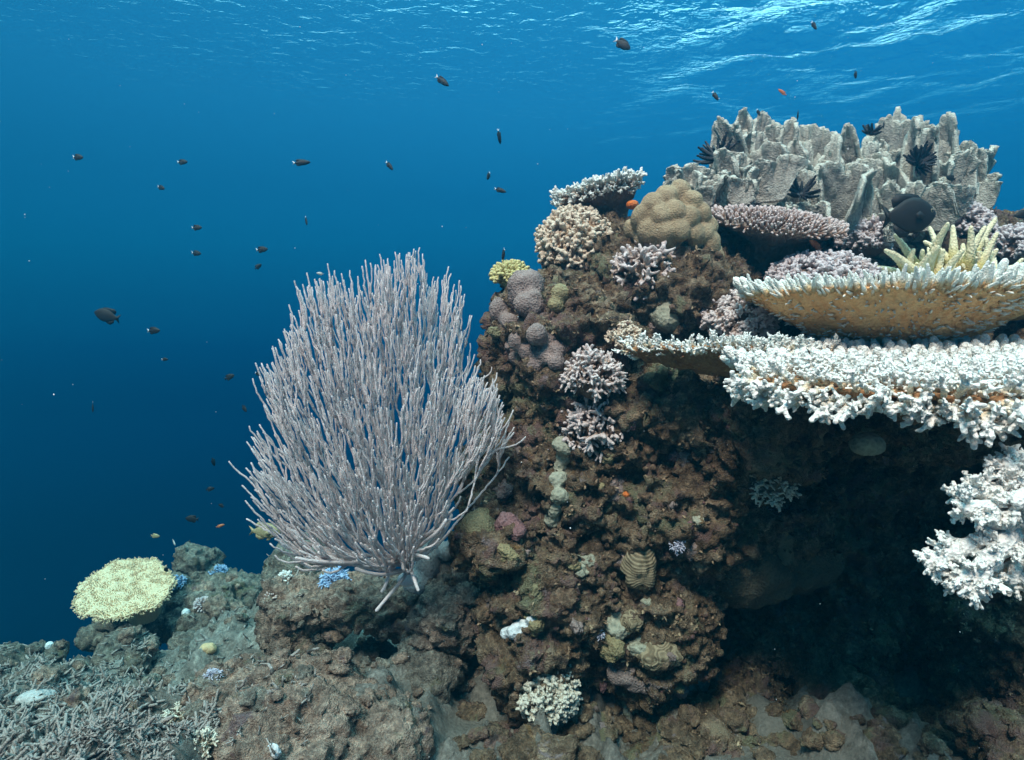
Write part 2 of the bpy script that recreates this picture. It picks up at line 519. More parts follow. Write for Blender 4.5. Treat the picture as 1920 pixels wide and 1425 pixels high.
M_EYER = plain('fish_eye_ring', (0.16, 0.13, 0.08), 0.3)
M_SPECK = plain('plankton', (0.75, 0.78, 0.8))

# ================================================================== SETTING
# ------------------------------------------------------------------ water surface overhead
ZS = 3.0
def water_surface():
    ny, nx = 420, 420
    v = np.linspace(0, 1, ny)
    ys = -6 + 4 * v + 16 * v ** 1.0 + 220 * v ** 5
    u = np.linspace(-1, 1, nx)
    xs = 16 * u + 160 * u ** 7
    X, Y = np.meshgrid(xs, ys)
    P = np.stack([X.ravel(), Y.ravel(), np.zeros(X.size)], 1)
    Z = np.zeros(X.size)
    r2 = np.random.default_rng(3)
    grp = 0.42 + 0.65 * fbm(P * 0.30 + 9.0, 2, 17)
    grp = np.clip(grp + 0.16 * P[:, 0], 0.12, 1.4)
    for lam, amp, nn in ((3.2, 0.038, 3), (1.5, 0.019, 4), (0.8, 0.014, 5), (0.45, 0.0085, 6)):
        for k in range(nn):
            a = math.radians(80) + r2.normal(0, 0.85)
            k_ = 2 * math.pi / (lam * r2.uniform(0.8, 1.25))
            ph = r2.uniform(0, 6.28)
            arg = k_ * (P[:, 0] * math.cos(a) + P[:, 1] * math.sin(a)) + ph + 2.4 * vnoise(P * 0.8 + k, 20 + k)
            s = np.sin(arg)
            Z += amp / math.sqrt(nn) * 1.35 * grp * (s + 0.25 * (1 - 2 * np.abs(np.sin(arg / 2))))
    far = np.clip((np.hypot(P[:, 0], P[:, 1]) - 7) / 14, 0, 1)
    calm = (1 - far) ** 2                        # the swell lies down with distance
    P[:, 2] = Z * calm
    i, j = np.meshgrid(np.arange(ny - 1), np.arange(nx - 1), indexing='ij')
    F = np.stack([i * nx + j, i * nx + j + 1, (i + 1) * nx + j + 1, (i + 1) * nx + j], -1).reshape(-1, 4)
    m = bpy.data.materials.new('water_surface')
    m.use_nodes = True
    t = m.node_tree
    t.nodes.clear()
    out = n_(t, 'ShaderNodeOutputMaterial')
    mix = n_(t, 'ShaderNodeMixShader')
    mix.inputs[0].default_value = 0.4
    tr = n_(t, 'ShaderNodeBsdfTransparent')
    gl = n_(t, 'ShaderNodeBsdfGlass', Roughness=0.0, IOR=1.33)
    g = n_(t, 'ShaderNodeNewGeometry').outputs['Position']
    mp = n_(t, 'ShaderNodeVectorMath', operation='MULTIPLY')
    mp.inputs[1].default_value = (0.8, 1.0, 1.0)
    t.links.new(g, mp.inputs[0])
    h = noise_fac(t, 7.5, 3, mp.outputs[0], 0.55, 0.5)
    bp = n_(t, 'ShaderNodeBump', Strength=1.0, Distance=0.19)
    ca = n_(t, 'ShaderNodeAttribute', attribute_name='calm')
    hm = n_(t, 'ShaderNodeMath', operation='MULTIPLY')
    t.links.new(h, hm.inputs[0])
    t.links.new(ca.outputs['Fac'], hm.inputs[1])
    t.links.new(hm.outputs[0], bp.inputs['Height'])
    t.links.new(bp.outputs[0], gl.inputs['Normal'])
    t.links.new(tr.outputs[0], mix.inputs[1])
    t.links.new(gl.outputs[0], mix.inputs[2])
    t.links.new(mix.outputs[0], out.inputs['Surface'])
    o = link('water_surface', mesh_np('water_surface', P, F[:, ::-1], m, {'calm': calm * np.clip(grp, 0.1, 1.1)}), None, 'structure')
    o.location = (0, 0, ZS)
water_surface()

# ------------------------------------------------------------------ the suspended matter in the water
def haze():
    x0, x1, y0, y1, z0, z1 = -14.0, 12.0, -4.0, 15.0, -9.5, 2.45
    V = [(x, y, z) for x in (x0, x1) for y in (y0, y1) for z in (z0, z1)]
    F = [(0, 1, 3, 2), (4, 6, 7, 5), (0, 4, 5, 1), (2, 3, 7, 6), (0, 2, 6, 4), (1, 5, 7, 3)]
    m = bpy.data.materials.new('haze')
    m.use_nodes = True
    t = m.node_tree
    t.nodes.clear()
    out = n_(t, 'ShaderNodeOutputMaterial')
    pv = n_(t, 'ShaderNodeVolumePrincipled')
    pv.inputs['Color'].default_value = (0.008, 0.20, 0.32, 1)
    pv.inputs['Absorption Color'].default_value = (0.0, 0.74, 0.90, 1)
    pv.inputs['Density'].default_value = 0.096
    pv.inputs['Anisotropy'].default_value = 0.65
    t.links.new(pv.outputs[0], out.inputs['Volume'])
    link('haze', mesh_np('haze', V, np.array(F), m, smooth=False), None, 'stuff')
haze()

# ------------------------------------------------------------------ seabed: a rubble slope that falls away over the drop-off
def tps_fit(pts):
    A = np.array(pts, float)
    xy, z = A[:, :2], A[:, 2]
    n = len(xy)
    d2 = ((xy[:, None] - xy[None]) ** 2).sum(-1)
    K = 0.5 * d2 * np.log(d2 + 1e-9) + np.eye(n) * 0.05
    Pm = np.hstack([np.ones((n, 1)), xy])
    M = np.block([[K, Pm], [Pm.T, np.zeros((3, 3))]])
    c = np.linalg.solve(M, np.concatenate([z, np.zeros(3)]))
    def f(q):
        out = c[n] + q @ c[n + 1:]
        for k in range(n):
            r2 = ((q - xy[k]) ** 2).sum(1)
            out = out + c[k] * 0.5 * r2 * np.log(r2 + 1e-9)
        return out
    return f
gp = [(1450, 1390, 2.55), (1800, 1395, 2.5), (1640, 1340, 2.9), (900, 1390, 2.6), (850, 1300, 2.9), (100, 1410, 2.25), (250, 1400, 2.3), (100, 1320, 2.8),
      (60, 1262, 3.6), (150, 1245, 4.0), (230, 1225, 4.0), (330, 1235, 3.5), (400, 1180, 4.0), (275, 1240, 4.4), (200, 1235, 4.4), (300, 1190, 5.4), (480, 1130, 4.8), (420, 1085, 5.5), (340, 1105, 5.6),
      (500, 1130, 5.0), (600, 1180, 3.5), (620, 1110, 4.2), (700, 1190, 3.2), (600, 1290, 2.7), (760, 1300, 2.75), (800, 1200, 3.1), (500, 1380, 2.4), (700, 1400, 2.4)]
ctrl = [tuple(at(*q)) for q in gp]
ctrl += [(x, y, -1.35) for x in (-2.5, 0, 2.5) for y in (-2.0, 0.5)] + [(2.2, 3.5, -1.5), (3.5, 5, -1.4), (5, 3, -1.4), (2, 6, -1.6), (0.4, 4.4, -1.45), (-0.6, 6.4, -2.3), (-1.8, 6.2, -2.3), (-3.0, 5.2, -2.7), (-2.4, 3.8, -1.95)]
ground_f = tps_fit(ctrl)
def ground_z(X, Y):
    q = np.stack([X, Y], 1)
    z = ground_f(q)
    edge = (Y - 5.9) + np.maximum(0, -X - 1.7) * 1.15 - np.maximum(0, X) * 0.6     # past the edge the slope drops away
    z = np.minimum(np.maximum(z, -2.6), -0.9)
    z = z - 0.13 * np.clip((Y - 2.6) / 0.8, 0, 1) * np.clip((0.1 - X) / 0.5, 0, 1)
    z = z - 1.25 * np.maximum(0, edge + 0.2) ** 1.3
    return np.maximum(z, -8.2 + 0.15 * np.sin(X + Y))
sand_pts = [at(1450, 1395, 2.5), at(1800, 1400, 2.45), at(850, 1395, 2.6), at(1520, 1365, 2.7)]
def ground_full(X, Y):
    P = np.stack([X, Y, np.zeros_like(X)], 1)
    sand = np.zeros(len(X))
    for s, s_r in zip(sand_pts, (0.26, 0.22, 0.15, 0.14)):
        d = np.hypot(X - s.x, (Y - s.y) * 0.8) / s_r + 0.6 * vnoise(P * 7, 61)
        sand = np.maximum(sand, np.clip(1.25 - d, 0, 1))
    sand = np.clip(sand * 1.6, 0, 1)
    k = 1 - 0.85 * sand
    dz = k * (0.16 * fbm(P * 1.6, 3, 41) + 0.055 * ridged(P * 4.5, 3, 45) + 0.05 * (0.5 - worley(P * 7, 47)) + 0.03 * fbm(P * 18, 3, 49) + 0.012 * vnoise(P * 60, 52))
    dz += sand * (0.02 * fbm(P * 4, 2, 58) + 0.004 * vnoise(P * 40, 59))
    return ground_z(X, Y) + dz, sand
def seabed():
    ny, nx = 430, 520
    v = np.linspace(0, 1, ny)
    ys = -2.5 + 4.0 * v + 3.6 * v ** 2 + 7.6 * v ** 5 + 0.0 * v
    u = np.linspace(-1, 1, nx)
    xs = -0.6 + 3.4 * u + 6.5 * u ** 5
    X, Y = np.meshgrid(xs, ys)
    X, Y = X.ravel(), Y.ravel()
    Z, sand = ground_full(X, Y)
    i, j = np.meshgrid(np.arange(ny - 1), np.arange(nx - 1), indexing='ij')
    F = np.stack([i * nx + j, i * nx + j + 1, (i + 1) * nx + j + 1, (i + 1) * nx + j], -1).reshape(-1, 4)
    V = np.stack([X, Y, Z], 1)
    link('seabed', mesh_np('seabed', V, F, M_SEABED, {'sand': sand}), None, 'structure')
    return V, F
SB_V, SB_F = seabed()

# ------------------------------------------------------------------ rock bodies
def rockify(V, F, seed=0, k=1.0, knobs=1.0):
    N = normals(V, F)
    P = V + seed * 3.17
    d = k * (0.085 * fbm(P * 2.3, 3, 71) + 0.040 * ridged(P * 6.5, 3, 75))
    V = V + N * d[:, None]
    N = normals(V, F)
    P = V + seed * 3.17
    wv = vnoise(P * 3.0, 90)
    d = k * (knobs * 0.034 * (0.55 - worley(P * 8.5, 77)) + 0.024 * (0.5 - worley(P * 21, 81)) + 0.024 * fbm(P * 26, 3, 85)
             - 0.05 * np.clip(ridged(P * 5.2, 2, 88) - 0.75, 0, 1) * (wv > -0.4))
    V = V + N * d[:, None]
    N = normals(V, F)
    V = V + N * (k * 0.015 * (vnoise(V * 55, 93) + 0.6 * vnoise(V * 110, 94)))[:, None]
    return V
def B(px, py, Y, rx, ry, rd, rot=None):
    """ellipsoid seen at pixel (px, py) at distance Y; radii in photo pixels across and down, metres deep"""
    s = Y / FPX
    c = tuple(at(px, py, Y))
    return (c, (rx * s, rd, ry * s)) if rot is None else (c, (rx * s, rd, ry * s), rot)
outcrop_spec = [B(1065, 650, 3.0, 125, 130, .38), B(985, 640, 3.05, 75, 105, .30), B(1230, 580, 3.25, 200, 105, .50), B(1110, 480, 3.35, 75, 60, .28),
                B(1560, 610, 3.75, 390, 120, .50), B(1500, 470, 4.0, 260, 62, .40), B(1760, 480, 4.0, 220, 62, .45), B(1300, 430, 3.6, 90, 55, .3),
                B(1060, 860, 2.95, 110, 170, .40), B(1150, 800, 2.85, 110, 130, .32), B(1220, 930, 2.85, 130, 190, .32), B(1060, 1110, 2.85, 165, 170, .36),
                B(1190, 1160, 2.85, 150, 160, .34), B(1400, 800, 2.70, 105, 85, .34), B(1270, 775, 2.78, 120, 60, .30), B(1650, 760, 3.05, 330, 75, .62), B(1700, 660, 3.4, 330, 110, .5),
                B(1560, 980, 3.45, 330, 300, .42), B(1760, 1080, 3.4, 240, 260, .4), B(1430, 960, 3.15, 110, 150, .3), B(1500, 1180, 3.2, 150, 100, .3), B(1905, 1280, 2.72, 105, 150, .26), B(1990, 1100, 3.1, 130, 320, .40), B(945, 1010, 2.78, 65, 75, .22),
                B(1250, 1330, 2.95, 250, 90, .30), B(1010, 960, 3.1, 130, 200, .40), B(1420, 1330, 3.3, 250, 110, .35), B(1600, 1330, 3.05, 85, 60, .2),
                B(1040, 1260, 2.85, 110, 60, .25), B(890, 1110, 3.05, 60, 90, .20), B(1330, 1385, 2.72, 210, 50, .22), B(1180, 1400, 2.75, 150, 50, .2), B(1345, 930, 2.95, 90, 130, .25)]
V, F = blobs(outcrop_spec, 4)
V, F = remesh(V, F, 0.0115, 3)
V = rockify(V, F, 0, 1.0)
OUT_V, OUT_F = V, F
link('reef_outcrop', mesh_np('reef_outcrop', V, F, M_ROCK), None, 'structure')

# ------------------------------------------------------------------ loose boulders and rocks on the slope
BVHS = [BVHTree.FromPolygons([tuple(v) for v in OUT_V], OUT_F.tolist()), BVHTree.FromPolygons([tuple(v) for v in SB_V], SB_F.tolist())]
def hit(px, py, bvhs=None):
    d = ray(px, py).normalized()
    best = None
    for b in (bvhs or BVHS):
        r = b.ray_cast(Vector((0, 0, 0)), d, 60.0)
        if r[0] is not None and (best is None or r[3] < best[3]):
            n = r[1] if r[1].dot(d) < 0 else -r[1]
            best = (r[0], n, r[2], r[3])
    return best
def on(px, py, default=3.0):
    h = hit(px, py)
    if h is None:
        p = at(px, py, default)
        return p, Vector((0, -0.5, 0.85)).normalized()
    return h[0], h[1]
def boulder(name, label, cat, specs, mat, voxel, seed, k=0.8, group=None, knobs=1.0, sub=3):
    V, F = blobs(specs, sub)
    V, F = remesh(V, F, voxel, 2)
    V = rockify(V, F, seed, k, knobs)
    c = np.array([V[:, 0].mean(), V[:, 1].mean(), V[:, 2].min()])
    me = mesh_np(name, V - c, F, mat)
    o = link(name, me)
    o.location = c
    tag(o, label, cat, group)
    BVHS.append(BVHTree.FromPolygons([tuple(v) for v in V], F.tolist()))
    return o
boulder('boulder', 'big rough grey-brown boulder at the bottom below the sea fan', 'boulder',
        [B(620, 1372, 2.35, 165, 72, .30), B(690, 1390, 2.3, 110, 78, .26), B(560, 1400, 2.2, 130, 70, .25)], M_BOULD, 0.0105, 3, 0.75)
boulder('boulder', 'lower tan boulder with a lilac tuft on top, beside the stick rubble', 'boulder',
        [B(445, 1305, 2.55, 90, 62, .24), B(400, 1290, 2.6, 50, 45, .16), B(470, 1370, 2.35, 95, 70, .2)], M_BOULD, 0.0105, 5, 0.7)
boulder('rock_ledge', 'dark overhanging rock ledge under the lower sea fan branches', 'rock',
        [B(610, 1118, 3.35, 125, 34, .26), B(690, 1125, 3.2, 90, 30, .22), B(560, 1150, 3.4, 60, 60, .2), B(760, 1150, 3.25, 80, 40, .24)], M_BOULD, 0.013, 8, 0.8)
boulder('boulder', 'grey rock wedged between the slope and the foot of the reef outcrop', 'boulder',
        [B(850, 1150, 2.95, 70, 70, .2), B(870, 1090, 3.05, 55, 60, .18)], M_BOULD, 0.0125, 11, 0.7)
boulder('boulder', 'low grey-green boulder on the dim slope left of the white tufted coral', 'boulder',
        [B(800, 1265, 2.85, 65, 45, .18)], M_FARROCK, 0.0125, 13, 0.6)
boulder('rock_spire', 'lumpy standing rock spire behind the yellow table coral', 'rock',
        [B(362, 1062, 5.2, 32, 42, .14), B(385, 1100, 5.2, 40, 40, .16), B(395, 1052, 5.25, 14, 14, .06), B(345, 1045, 5.15, 16, 20, .07)], M_FARROCK, 0.016, 15, 0.65)
boulder('rock_pedestal', 'dark rock pedestal under the yellow table coral', 'rock',
        [B(275, 1170, 4.55, 62, 50, .22), B(320, 1140, 4.7, 40, 60, .2), B(230, 1165, 4.6, 40, 36, .16)], M_FARROCK, 0.016, 17, 0.7)
boulder('boulder', 'rounded blue-grey boulder carrying a small white knob at the drop-off', 'boulder',
        [B(90, 1232, 4.0, 36, 22, .12)], M_FARROCK, 0.013, 19, 0.5)
boulder('boulder', 'blue-grey boulder cut by the picture edge at the drop-off', 'boulder',
        [B(5, 1250, 3.9, 40, 28, .15)], M_FARROCK, 0.014, 21, 0.6)
boulder('boulder', 'pale lumpy boulder just below the rim of the yellow table coral', 'boulder',
        [B(180, 1195, 4.5, 34, 26, .12), B(205, 1175, 4.6, 22, 22, .1)], M_FARROCK, 0.014, 23, 0.6)
boulder('boulder', 'rounded boulder in front of the dark pedestal of the yellow table coral', 'boulder',
        [B(226, 1228, 4.0, 32, 28, .13), B(270, 1240, 3.8, 26, 36, .13)], M_FARROCK, 0.013, 25, 0.6)
boulder('rock_mound', 'grey rock mound sloping down right of the yellow table coral', 'rock',
        [B(400, 1150, 4.6, 70, 45, .3), B(455, 1125, 4.9, 60, 32, .28), B(420, 1100, 5.2, 30, 22, .15)], M_FARROCK, 0.018, 27, 0.8)
boulder('boulder', 'teal-grey boulder at the drop-off behind the lower left of the sea fan', 'boulder',
        [B(570, 1052, 4.6, 45, 32, .2), B(545, 1075, 4.6, 32, 30, .2)], M_FARROCK, 0.016, 29, 0.7)
boulder('boulder', 'dim boulder resting on sand in the shade of the cave', 'boulder',
        [B(1610, 1345, 2.75, 70, 52, .2), B(1560, 1330, 2.8, 45, 40, .15)], M_ROCK, 0.0125, 31, 0.7)
boulder('boulder', 'dim brown boulder at the bottom corner under the white branching coral', 'boulder',
        [B(1890, 1400, 2.3, 60, 40, .16)], M_ROCK, 0.0125, 33, 0.7)

# ================================================================== CORALS
# ------------------------------------------------------------------ branch shapes, length 1 along +Z, shared by many branches
def nubbly_tube(seed, n=14, k=10, r0=0.2, r1=0.12, bend=0.15, bumps=0.25):
    r_ = np.random.default_rng(seed)
    t = np.linspace(0, 1, n)
    P = np.stack([bend * r_.normal() * t ** 2, bend * r_.normal() * t ** 2, t * 0.94], 1)
    V, F, tt = tube(P, r0 + (r1 - r0) * t, k)
    m = len(V) // k
    ij = np.arange(len(V))
    ring, col = ij // k, ij % k
    ch = ((ring + col) % 2) * 2 - 1
    c = V.reshape(m, k, 3).mean(1)[ring]
    fac = 1 + bumps * ch * r_.uniform(0.4, 1.0, len(V)) * (tt < 0.9)
    return c + (V - c) * fac[:, None], F, np.clip(V[:, 2], 0, 1)
def cluster(seed, nubs=7, r0=0.15, spread=0.9, voxel=0.035, nl=(0.25, 0.5), tips=3):
    r_ = np.random.default_rng(seed)
    parts = []
    def add(p0, d, L, ra, rb, bend=0.2):
        t = np.linspace(0, 1, 6)[:, None]
        side = r_.normal(size=3)
        P = p0 + d * L * t + side * bend * L * 0.4 * t ** 2
        parts.append(tube(P, ra + (rb - ra) * t[:, 0], 8)[:2])
        return P
    main = add(np.zeros(3), np.array([0, 0, 1.0]), 0.9, r0, r0 * 0.7)
    for q in range(nubs):
        h = r_.uniform(0.2, 0.85)
        a = q * 2.4 + r_.uniform(-0.4, 0.4)
        d = np.array([math.cos(a) * spread, math.sin(a) * spread, r_.uniform(0.35, 0.9)])
        d /= np.linalg.norm(d)
        p0 = np.array([np.interp(h, main[:, 2], main[:, ax]) for ax in range(3)])
        L = r_.uniform(*nl)
        P = add(p0, d, L, r0 * 0.72, r0 * 0.5)
        for s in range(tips):
            d2 = d + r_.normal(size=3) * 0.7
            d2 /= np.linalg.norm(d2)
            add(P[r_.integers(2, 5)], d2, L * 0.5, r0 * 0.45, r0 * 0.34)
    V, F, _ = merge(parts)
    V, F = remesh(V, F, voxel, 1)
    rad = np.hypot(V[:, 0], V[:, 1])
    tip = np.clip(np.maximum(V[:, 2] ** 1.3, 0.35 * V[:, 2] + 1.3 * rad), 0, 1)
    return V, F, tip
KIT = {}
def kit(kind, mat):
    key = (kind, mat.name)
    if key in KIT:
        return KIT[key]
    if kind not in KIT:
        if kind == 'finger': KIT[kind] = [nubbly_tube(s) for s in range(6)]
        elif kind == 'spike': KIT[kind] = [nubbly_tube(20 + s, 12, 8, 0.21, 0.07, 0.12, 0.16) for s in range(6)]
        elif kind == 'stub': KIT[kind] = [nubbly_tube(40 + s, 8, 7, 0.30, 0.20, 0.1, 0.15) for s in range(4)]
        elif kind == 'nub': KIT[kind] = [cluster(320 + s, 3, 0.27, 0.8, 0.05, (0.25, 0.4), 1) for s in range(7)]
        elif kind == 'fat': KIT[kind] = [nubbly_tube(60 + s, 22, 14, 0.165, 0.05, 0.28, 0.13) for s in range(6)]
        elif kind == 'knobby': KIT[kind] = [cluster(100 + s, 6, 0.17, 0.85, 0.04, (0.25, 0.45), 2) for s in range(7)]
        elif kind == 'cauli': KIT[kind] = [cluster(140 + s, 9, 0.17, 1.0, 0.035, (0.28, 0.5), 3) for s in range(7)]
        elif kind == 'acro': KIT[kind] = [cluster(400 + s, 7, 0.115, 0.95, 0.026, (0.16, 0.34), 1) for s in range(8)]
        elif kind == 'fork': KIT[kind] = [cluster(180 + s, 4, 0.13, 0.8, 0.035, (0.35, 0.55), 1) for s in range(7)]
        elif kind == 'stag': KIT[kind] = [nubbly_tube(220 + s, 10, 6, 0.14, 0.09, 0.5, 0.1) for s in range(8)]
    KIT[key] = [mesh_np('branch', V, F, mat, {'tip': t}) for V, F, t in KIT[kind]]
    return KIT[key]
def merged_branches(kind, Ms):
    """the same shapes, joined"""
    src = KIT[kind]
    out = []
    for M in Ms:
        V, F, t = src[random.randrange(len(src))]
        A = np.array(M)
        out.append((V @ A[:3, :3].T + A[:3, 3], F, t))
    return merge(out)
def put_branches(root, name, kind, mat, Ms, most=300, low='stub'):
    """the ones nearest to the camera as parts of their own, what is past the limit joined"""
    ks = kit(kind, mat)
    kit(low, mat)
    if len(Ms) > most:
        Ms = sorted(Ms, key=lambda M: M.translation.length)
    for M in Ms[:most]:
        inst(name, random.choice(ks), M, root)
    if len(Ms) > most:
        V, F, t = merged_branches(low, Ms[most:])
        part(name, V, F, mat, root, {'tip': t}, kind='stuff')
def unit(v):
    v = np.asarray(v, float)
    return v / (np.linalg.norm(v) + 1e-12)
def basis(n):
    """local x (to the right), y (away), z = n"""
    n = unit(n)
    x = unit(np.cross([0, 1, 0], n)) if abs(n[1]) < 0.95 else np.array([1.0, 0, 0])
    y = np.cross(n, x)
    return x, y, n

# ------------------------------------------------------------------ bushy coral: a base dome with branches all over
def bush(name, label, cat, P, up, R, H, n, kind, mat, blen, base_mat=None, group=None, open_=0.0, flat=0.0, wid=1.0, low=-0.1, ry=None):
    P = np.array(P)
    root = thing(name, label, cat, tuple(P), group)
    x, y, z = basis(up)
    ry = ry or R
    core = 0.55
    V0, F0 = ico(3)
    Vd = V0 * np.array([R * core, ry * core, H * core])
    Vd = Vd * (1 + 0.12 * vnoise(V0 * 3 + P[0] * 7, 5))[:, None]
    A = np.stack([x, y, z], 1)
    part('base', P + Vd @ A.T, F0, base_mat or mat, root, {'tip': np.full(len(Vd), 0.05)})
    Ms = []
    g = math.pi * (3 - math.sqrt(5))
    for i in range(n):
        c = 1 - (1 - low) * (i + 0.5) / n
        s = math.sqrt(max(0, 1 - c * c))
        a = i * g + random.uniform(-0.35, 0.35)
        c += random.uniform(-0.06, 0.06)
        d = np.array([s * math.cos(a), s * math.sin(a), c])
        p = d * np.array([R, ry, H]) * core * 0.85
        dd = d + np.array([0, 0, flat]) + np.random.default_rng(i + n).normal(size=3) * (0.10 + open_)
        L = random.uniform(*blen)
        ww = L * wid * random.uniform(0.9, 1.12)
        Ms.append(frame_to(P + A @ p, A @ dd, (ww, ww, L)))
    put_branches(root, 'branch', kind, mat, Ms)
    return root

# ------------------------------------------------------------------ table coral: a plate on a stalk with branchlets
def table(name, label, cat, C, nrm, outline, plate_mat, br_mat, n, blen, kind='knobby', thick=0.03, cone=0.15, stalk=(0, 0), stalk_r=0.12, dish=0.03,
          rim_lean=1.2, wid=1.0, under=0, under_kind='finger', under_mat=None, under_len=(0.02, 0.04), rim_only=None, rim_extra=0, rim_len=None, rim_kind=None, group=None, rough=0.012, rim_span=None, rim_tilt=0.15, nrc=0.2):
    """outline(theta) -> radius in metres in the plate's own plane (theta 0 to the right, 90 degrees away)"""
    C = np.array(C)
    root = thing(name, label, cat, tuple(C), group)
    x, y, z = basis(nrm)
    A = np.stack([x, y, z], 1)
    nr, nth = 26, 140
    th = np.arange(nth) * 2 * math.pi / nth
    Ro = np.array([outline(t) for t in th])
    rr = (np.linspace(0.0, 1, nr)[1:])
    def top_z(u): return dish * u ** 2
    rings = []
    for u in rr:
        rings.append(np.stack([u * Ro * np.cos(th), u * Ro * np.sin(th), np.full(nth, top_z(u))], 1))
    sx_, sy_ = stalk
    for u in rr[::-1]:
        wv = (1 - u) ** 1.25
        sh = (1 - u) ** 1.0
        rad = u * Ro + (1 - u) * stalk_r
        rings.append(np.stack([rad * np.cos(th) * 0.985 + sh * sx_, rad * np.sin(th) * 0.985 + sh * sy_, np.full(nth, -thick * (0.4 + 0.6 * min(1, (1 - u) * 6)) - cone * wv + top_z(u))], 1))
    rings.append(np.stack([stalk_r * 0.9 * np.cos(th) + sx_, stalk_r * 0.9 * np.sin(th) + sy_, np.full(nth, -thick - cone - 0.12)], 1))
    V = np.concatenate(rings)
    m = len(rings)
    i, j = np.meshgrid(np.arange(m - 1), np.arange(nth), indexing='ij')
    F = np.stack([i * nth + j, i * nth + (j + 1) % nth, (i + 1) * nth + (j + 1) % nth, (i + 1) * nth + j], -1).reshape(-1, 4)
    F = F[:, ::-1]
    cap = np.array([[j, (j + 1) % nth, 0] for j in range(1, nth - 1)])
    W = C + V @ A.T
    ang = np.arctan2(V[:, 1], V[:, 0])
    rad_n = np.hypot(V[:, 0], V[:, 1])
    rid = np.sin(ang * 62 + 2.5 * vnoise(W * 11, 3)) * np.clip(rad_n * 4, 0, 1)
    W = W + (rough * (fbm(W * 28, 3, 7) * 0.7 + 0.55 * rid * (np.arange(len(V)) > nth * nr)))[:, None] * z
    part('plate', W, [F, cap], plate_mat, root, {'tip': 0.5 + 0.25 * vnoise(W * 20, 15) + 0.3 * rid})
    Ms = []
    g = math.pi * (3 - math.sqrt(5))
    for k in range(n):
        u = math.sqrt((k + 0.5) / n)
        if rim_only and u < rim_only:
            continue
        a = k * g
        R_ = outline(a) * u
        R_ *= 1 + random.uniform(-0.03, 0.03)
        p = np.array([R_ * math.cos(a), R_ * math.sin(a), top_z(u) - 0.004])
        lean = rim_lean * max(0, u - 0.35) / 0.65
        d = np.array([math.cos(a) * lean, math.sin(a) * lean, 1.0]) + rng.normal(size=3) * 0.16
        L = random.uniform(*blen) * (0.8 + 0.35 * u) * random.choice((0.75, 1.0, 1.0, 1.2))
        ww = L * wid
        Ms.append(frame_to(C + A @ p, A @ d, (ww, ww, L)))
    put_branches(root, 'branchlet', kind, br_mat, Ms)
    if rim_extra:
        Ms = []
        for k in range(rim_extra):
            a = (k + random.uniform(-0.3, 0.3)) / rim_extra * 2 * math.pi if rim_span is None else math.radians(rim_span[0] + (rim_span[1] - rim_span[0]) * (k + random.uniform(0, 1)) / rim_extra)
            R_ = outline(a) * random.uniform(1 - nrc, 1.0)
            p = np.array([R_ * math.cos(a), R_ * math.sin(a), top_z(R_ / outline(a)) - thick * random.uniform(0.0, 0.9)])
            d = np.array([math.cos(a), math.sin(a), rim_tilt + random.uniform(-0.4, 0.4)]) + rng.normal(size=3) * 0.12
            L = random.uniform(*(rim_len or blen))
            Ms.append(frame_to(C + A @ p, A @ d, (L * wid, L * wid, L)))
        put_branches(root, 'rim_branch', rim_kind or kind, br_mat, Ms)
    if under:
        Ms = []
        for k in range(under):
            u = random.uniform(0.25, 0.97)
            a = random.uniform(0, 2 * math.pi) if random.random() < 0.3 else random.uniform(math.pi, 2 * math.pi)
            rad = u * outline(a) + (1 - u) * stalk_r
            p = np.array([rad * math.cos(a) + (1 - u) * sx_, rad * math.sin(a) + (1 - u) * sy_, -thick * 0.9 - cone * (1 - u) ** 1.25 + top_z(u)])
            d = np.array([math.cos(a), math.sin(a), random.uniform(-0.25, 0.15)]) + rng.normal(size=3) * 0.15
            L = random.uniform(*under_len)
            Ms.append(frame_to(C + A @ p, A @ d, (L * 0.8, L * 0.8, L)))
        put_branches(root, 'nub', under_kind, under_mat or br_mat, Ms, low=under_kind)
    return root
def lumpy(rx, ry, amp=0.06, ph=0.0, amp2=0.03):
    def f(t):
        r = 1.0 / math.sqrt((math.cos(t) / rx) ** 2 + (math.sin(t) / ry) ** 2)
        return r * (1 + amp * math.sin(3 * t + ph) + amp2 * math.sin(7 * t + 2.1 * ph) + amp2 * 0.7 * math.sin(13 * t + ph))
    return f
def tilt(toward_cam=0.0, right=0.0):
    """plate normal: tipped towards the camera (radians), tipped to the right"""
    return (math.sin(right), -math.sin(toward_cam), math.cos(toward_cam))

# ------------------------------------------------------------------ the big white table coral
C = at(1745, 700, 2.0)
def white_outline(t):
    r = lumpy(0.58, 0.47, 0.05, 1.3, 0.035)(t)
    return r
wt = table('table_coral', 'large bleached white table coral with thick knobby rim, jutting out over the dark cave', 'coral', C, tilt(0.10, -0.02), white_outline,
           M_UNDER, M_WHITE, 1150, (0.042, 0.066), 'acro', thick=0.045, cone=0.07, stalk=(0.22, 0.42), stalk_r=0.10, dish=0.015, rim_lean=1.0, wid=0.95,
           rim_extra=290, rim_len=(0.05, 0.11), rim_kind='acro', rim_span=(172, 372), rim_tilt=-0.3, nrc=0.18, under=110, under_kind='knobby', under_mat=M_TANT, under_len=(0.025, 0.05))
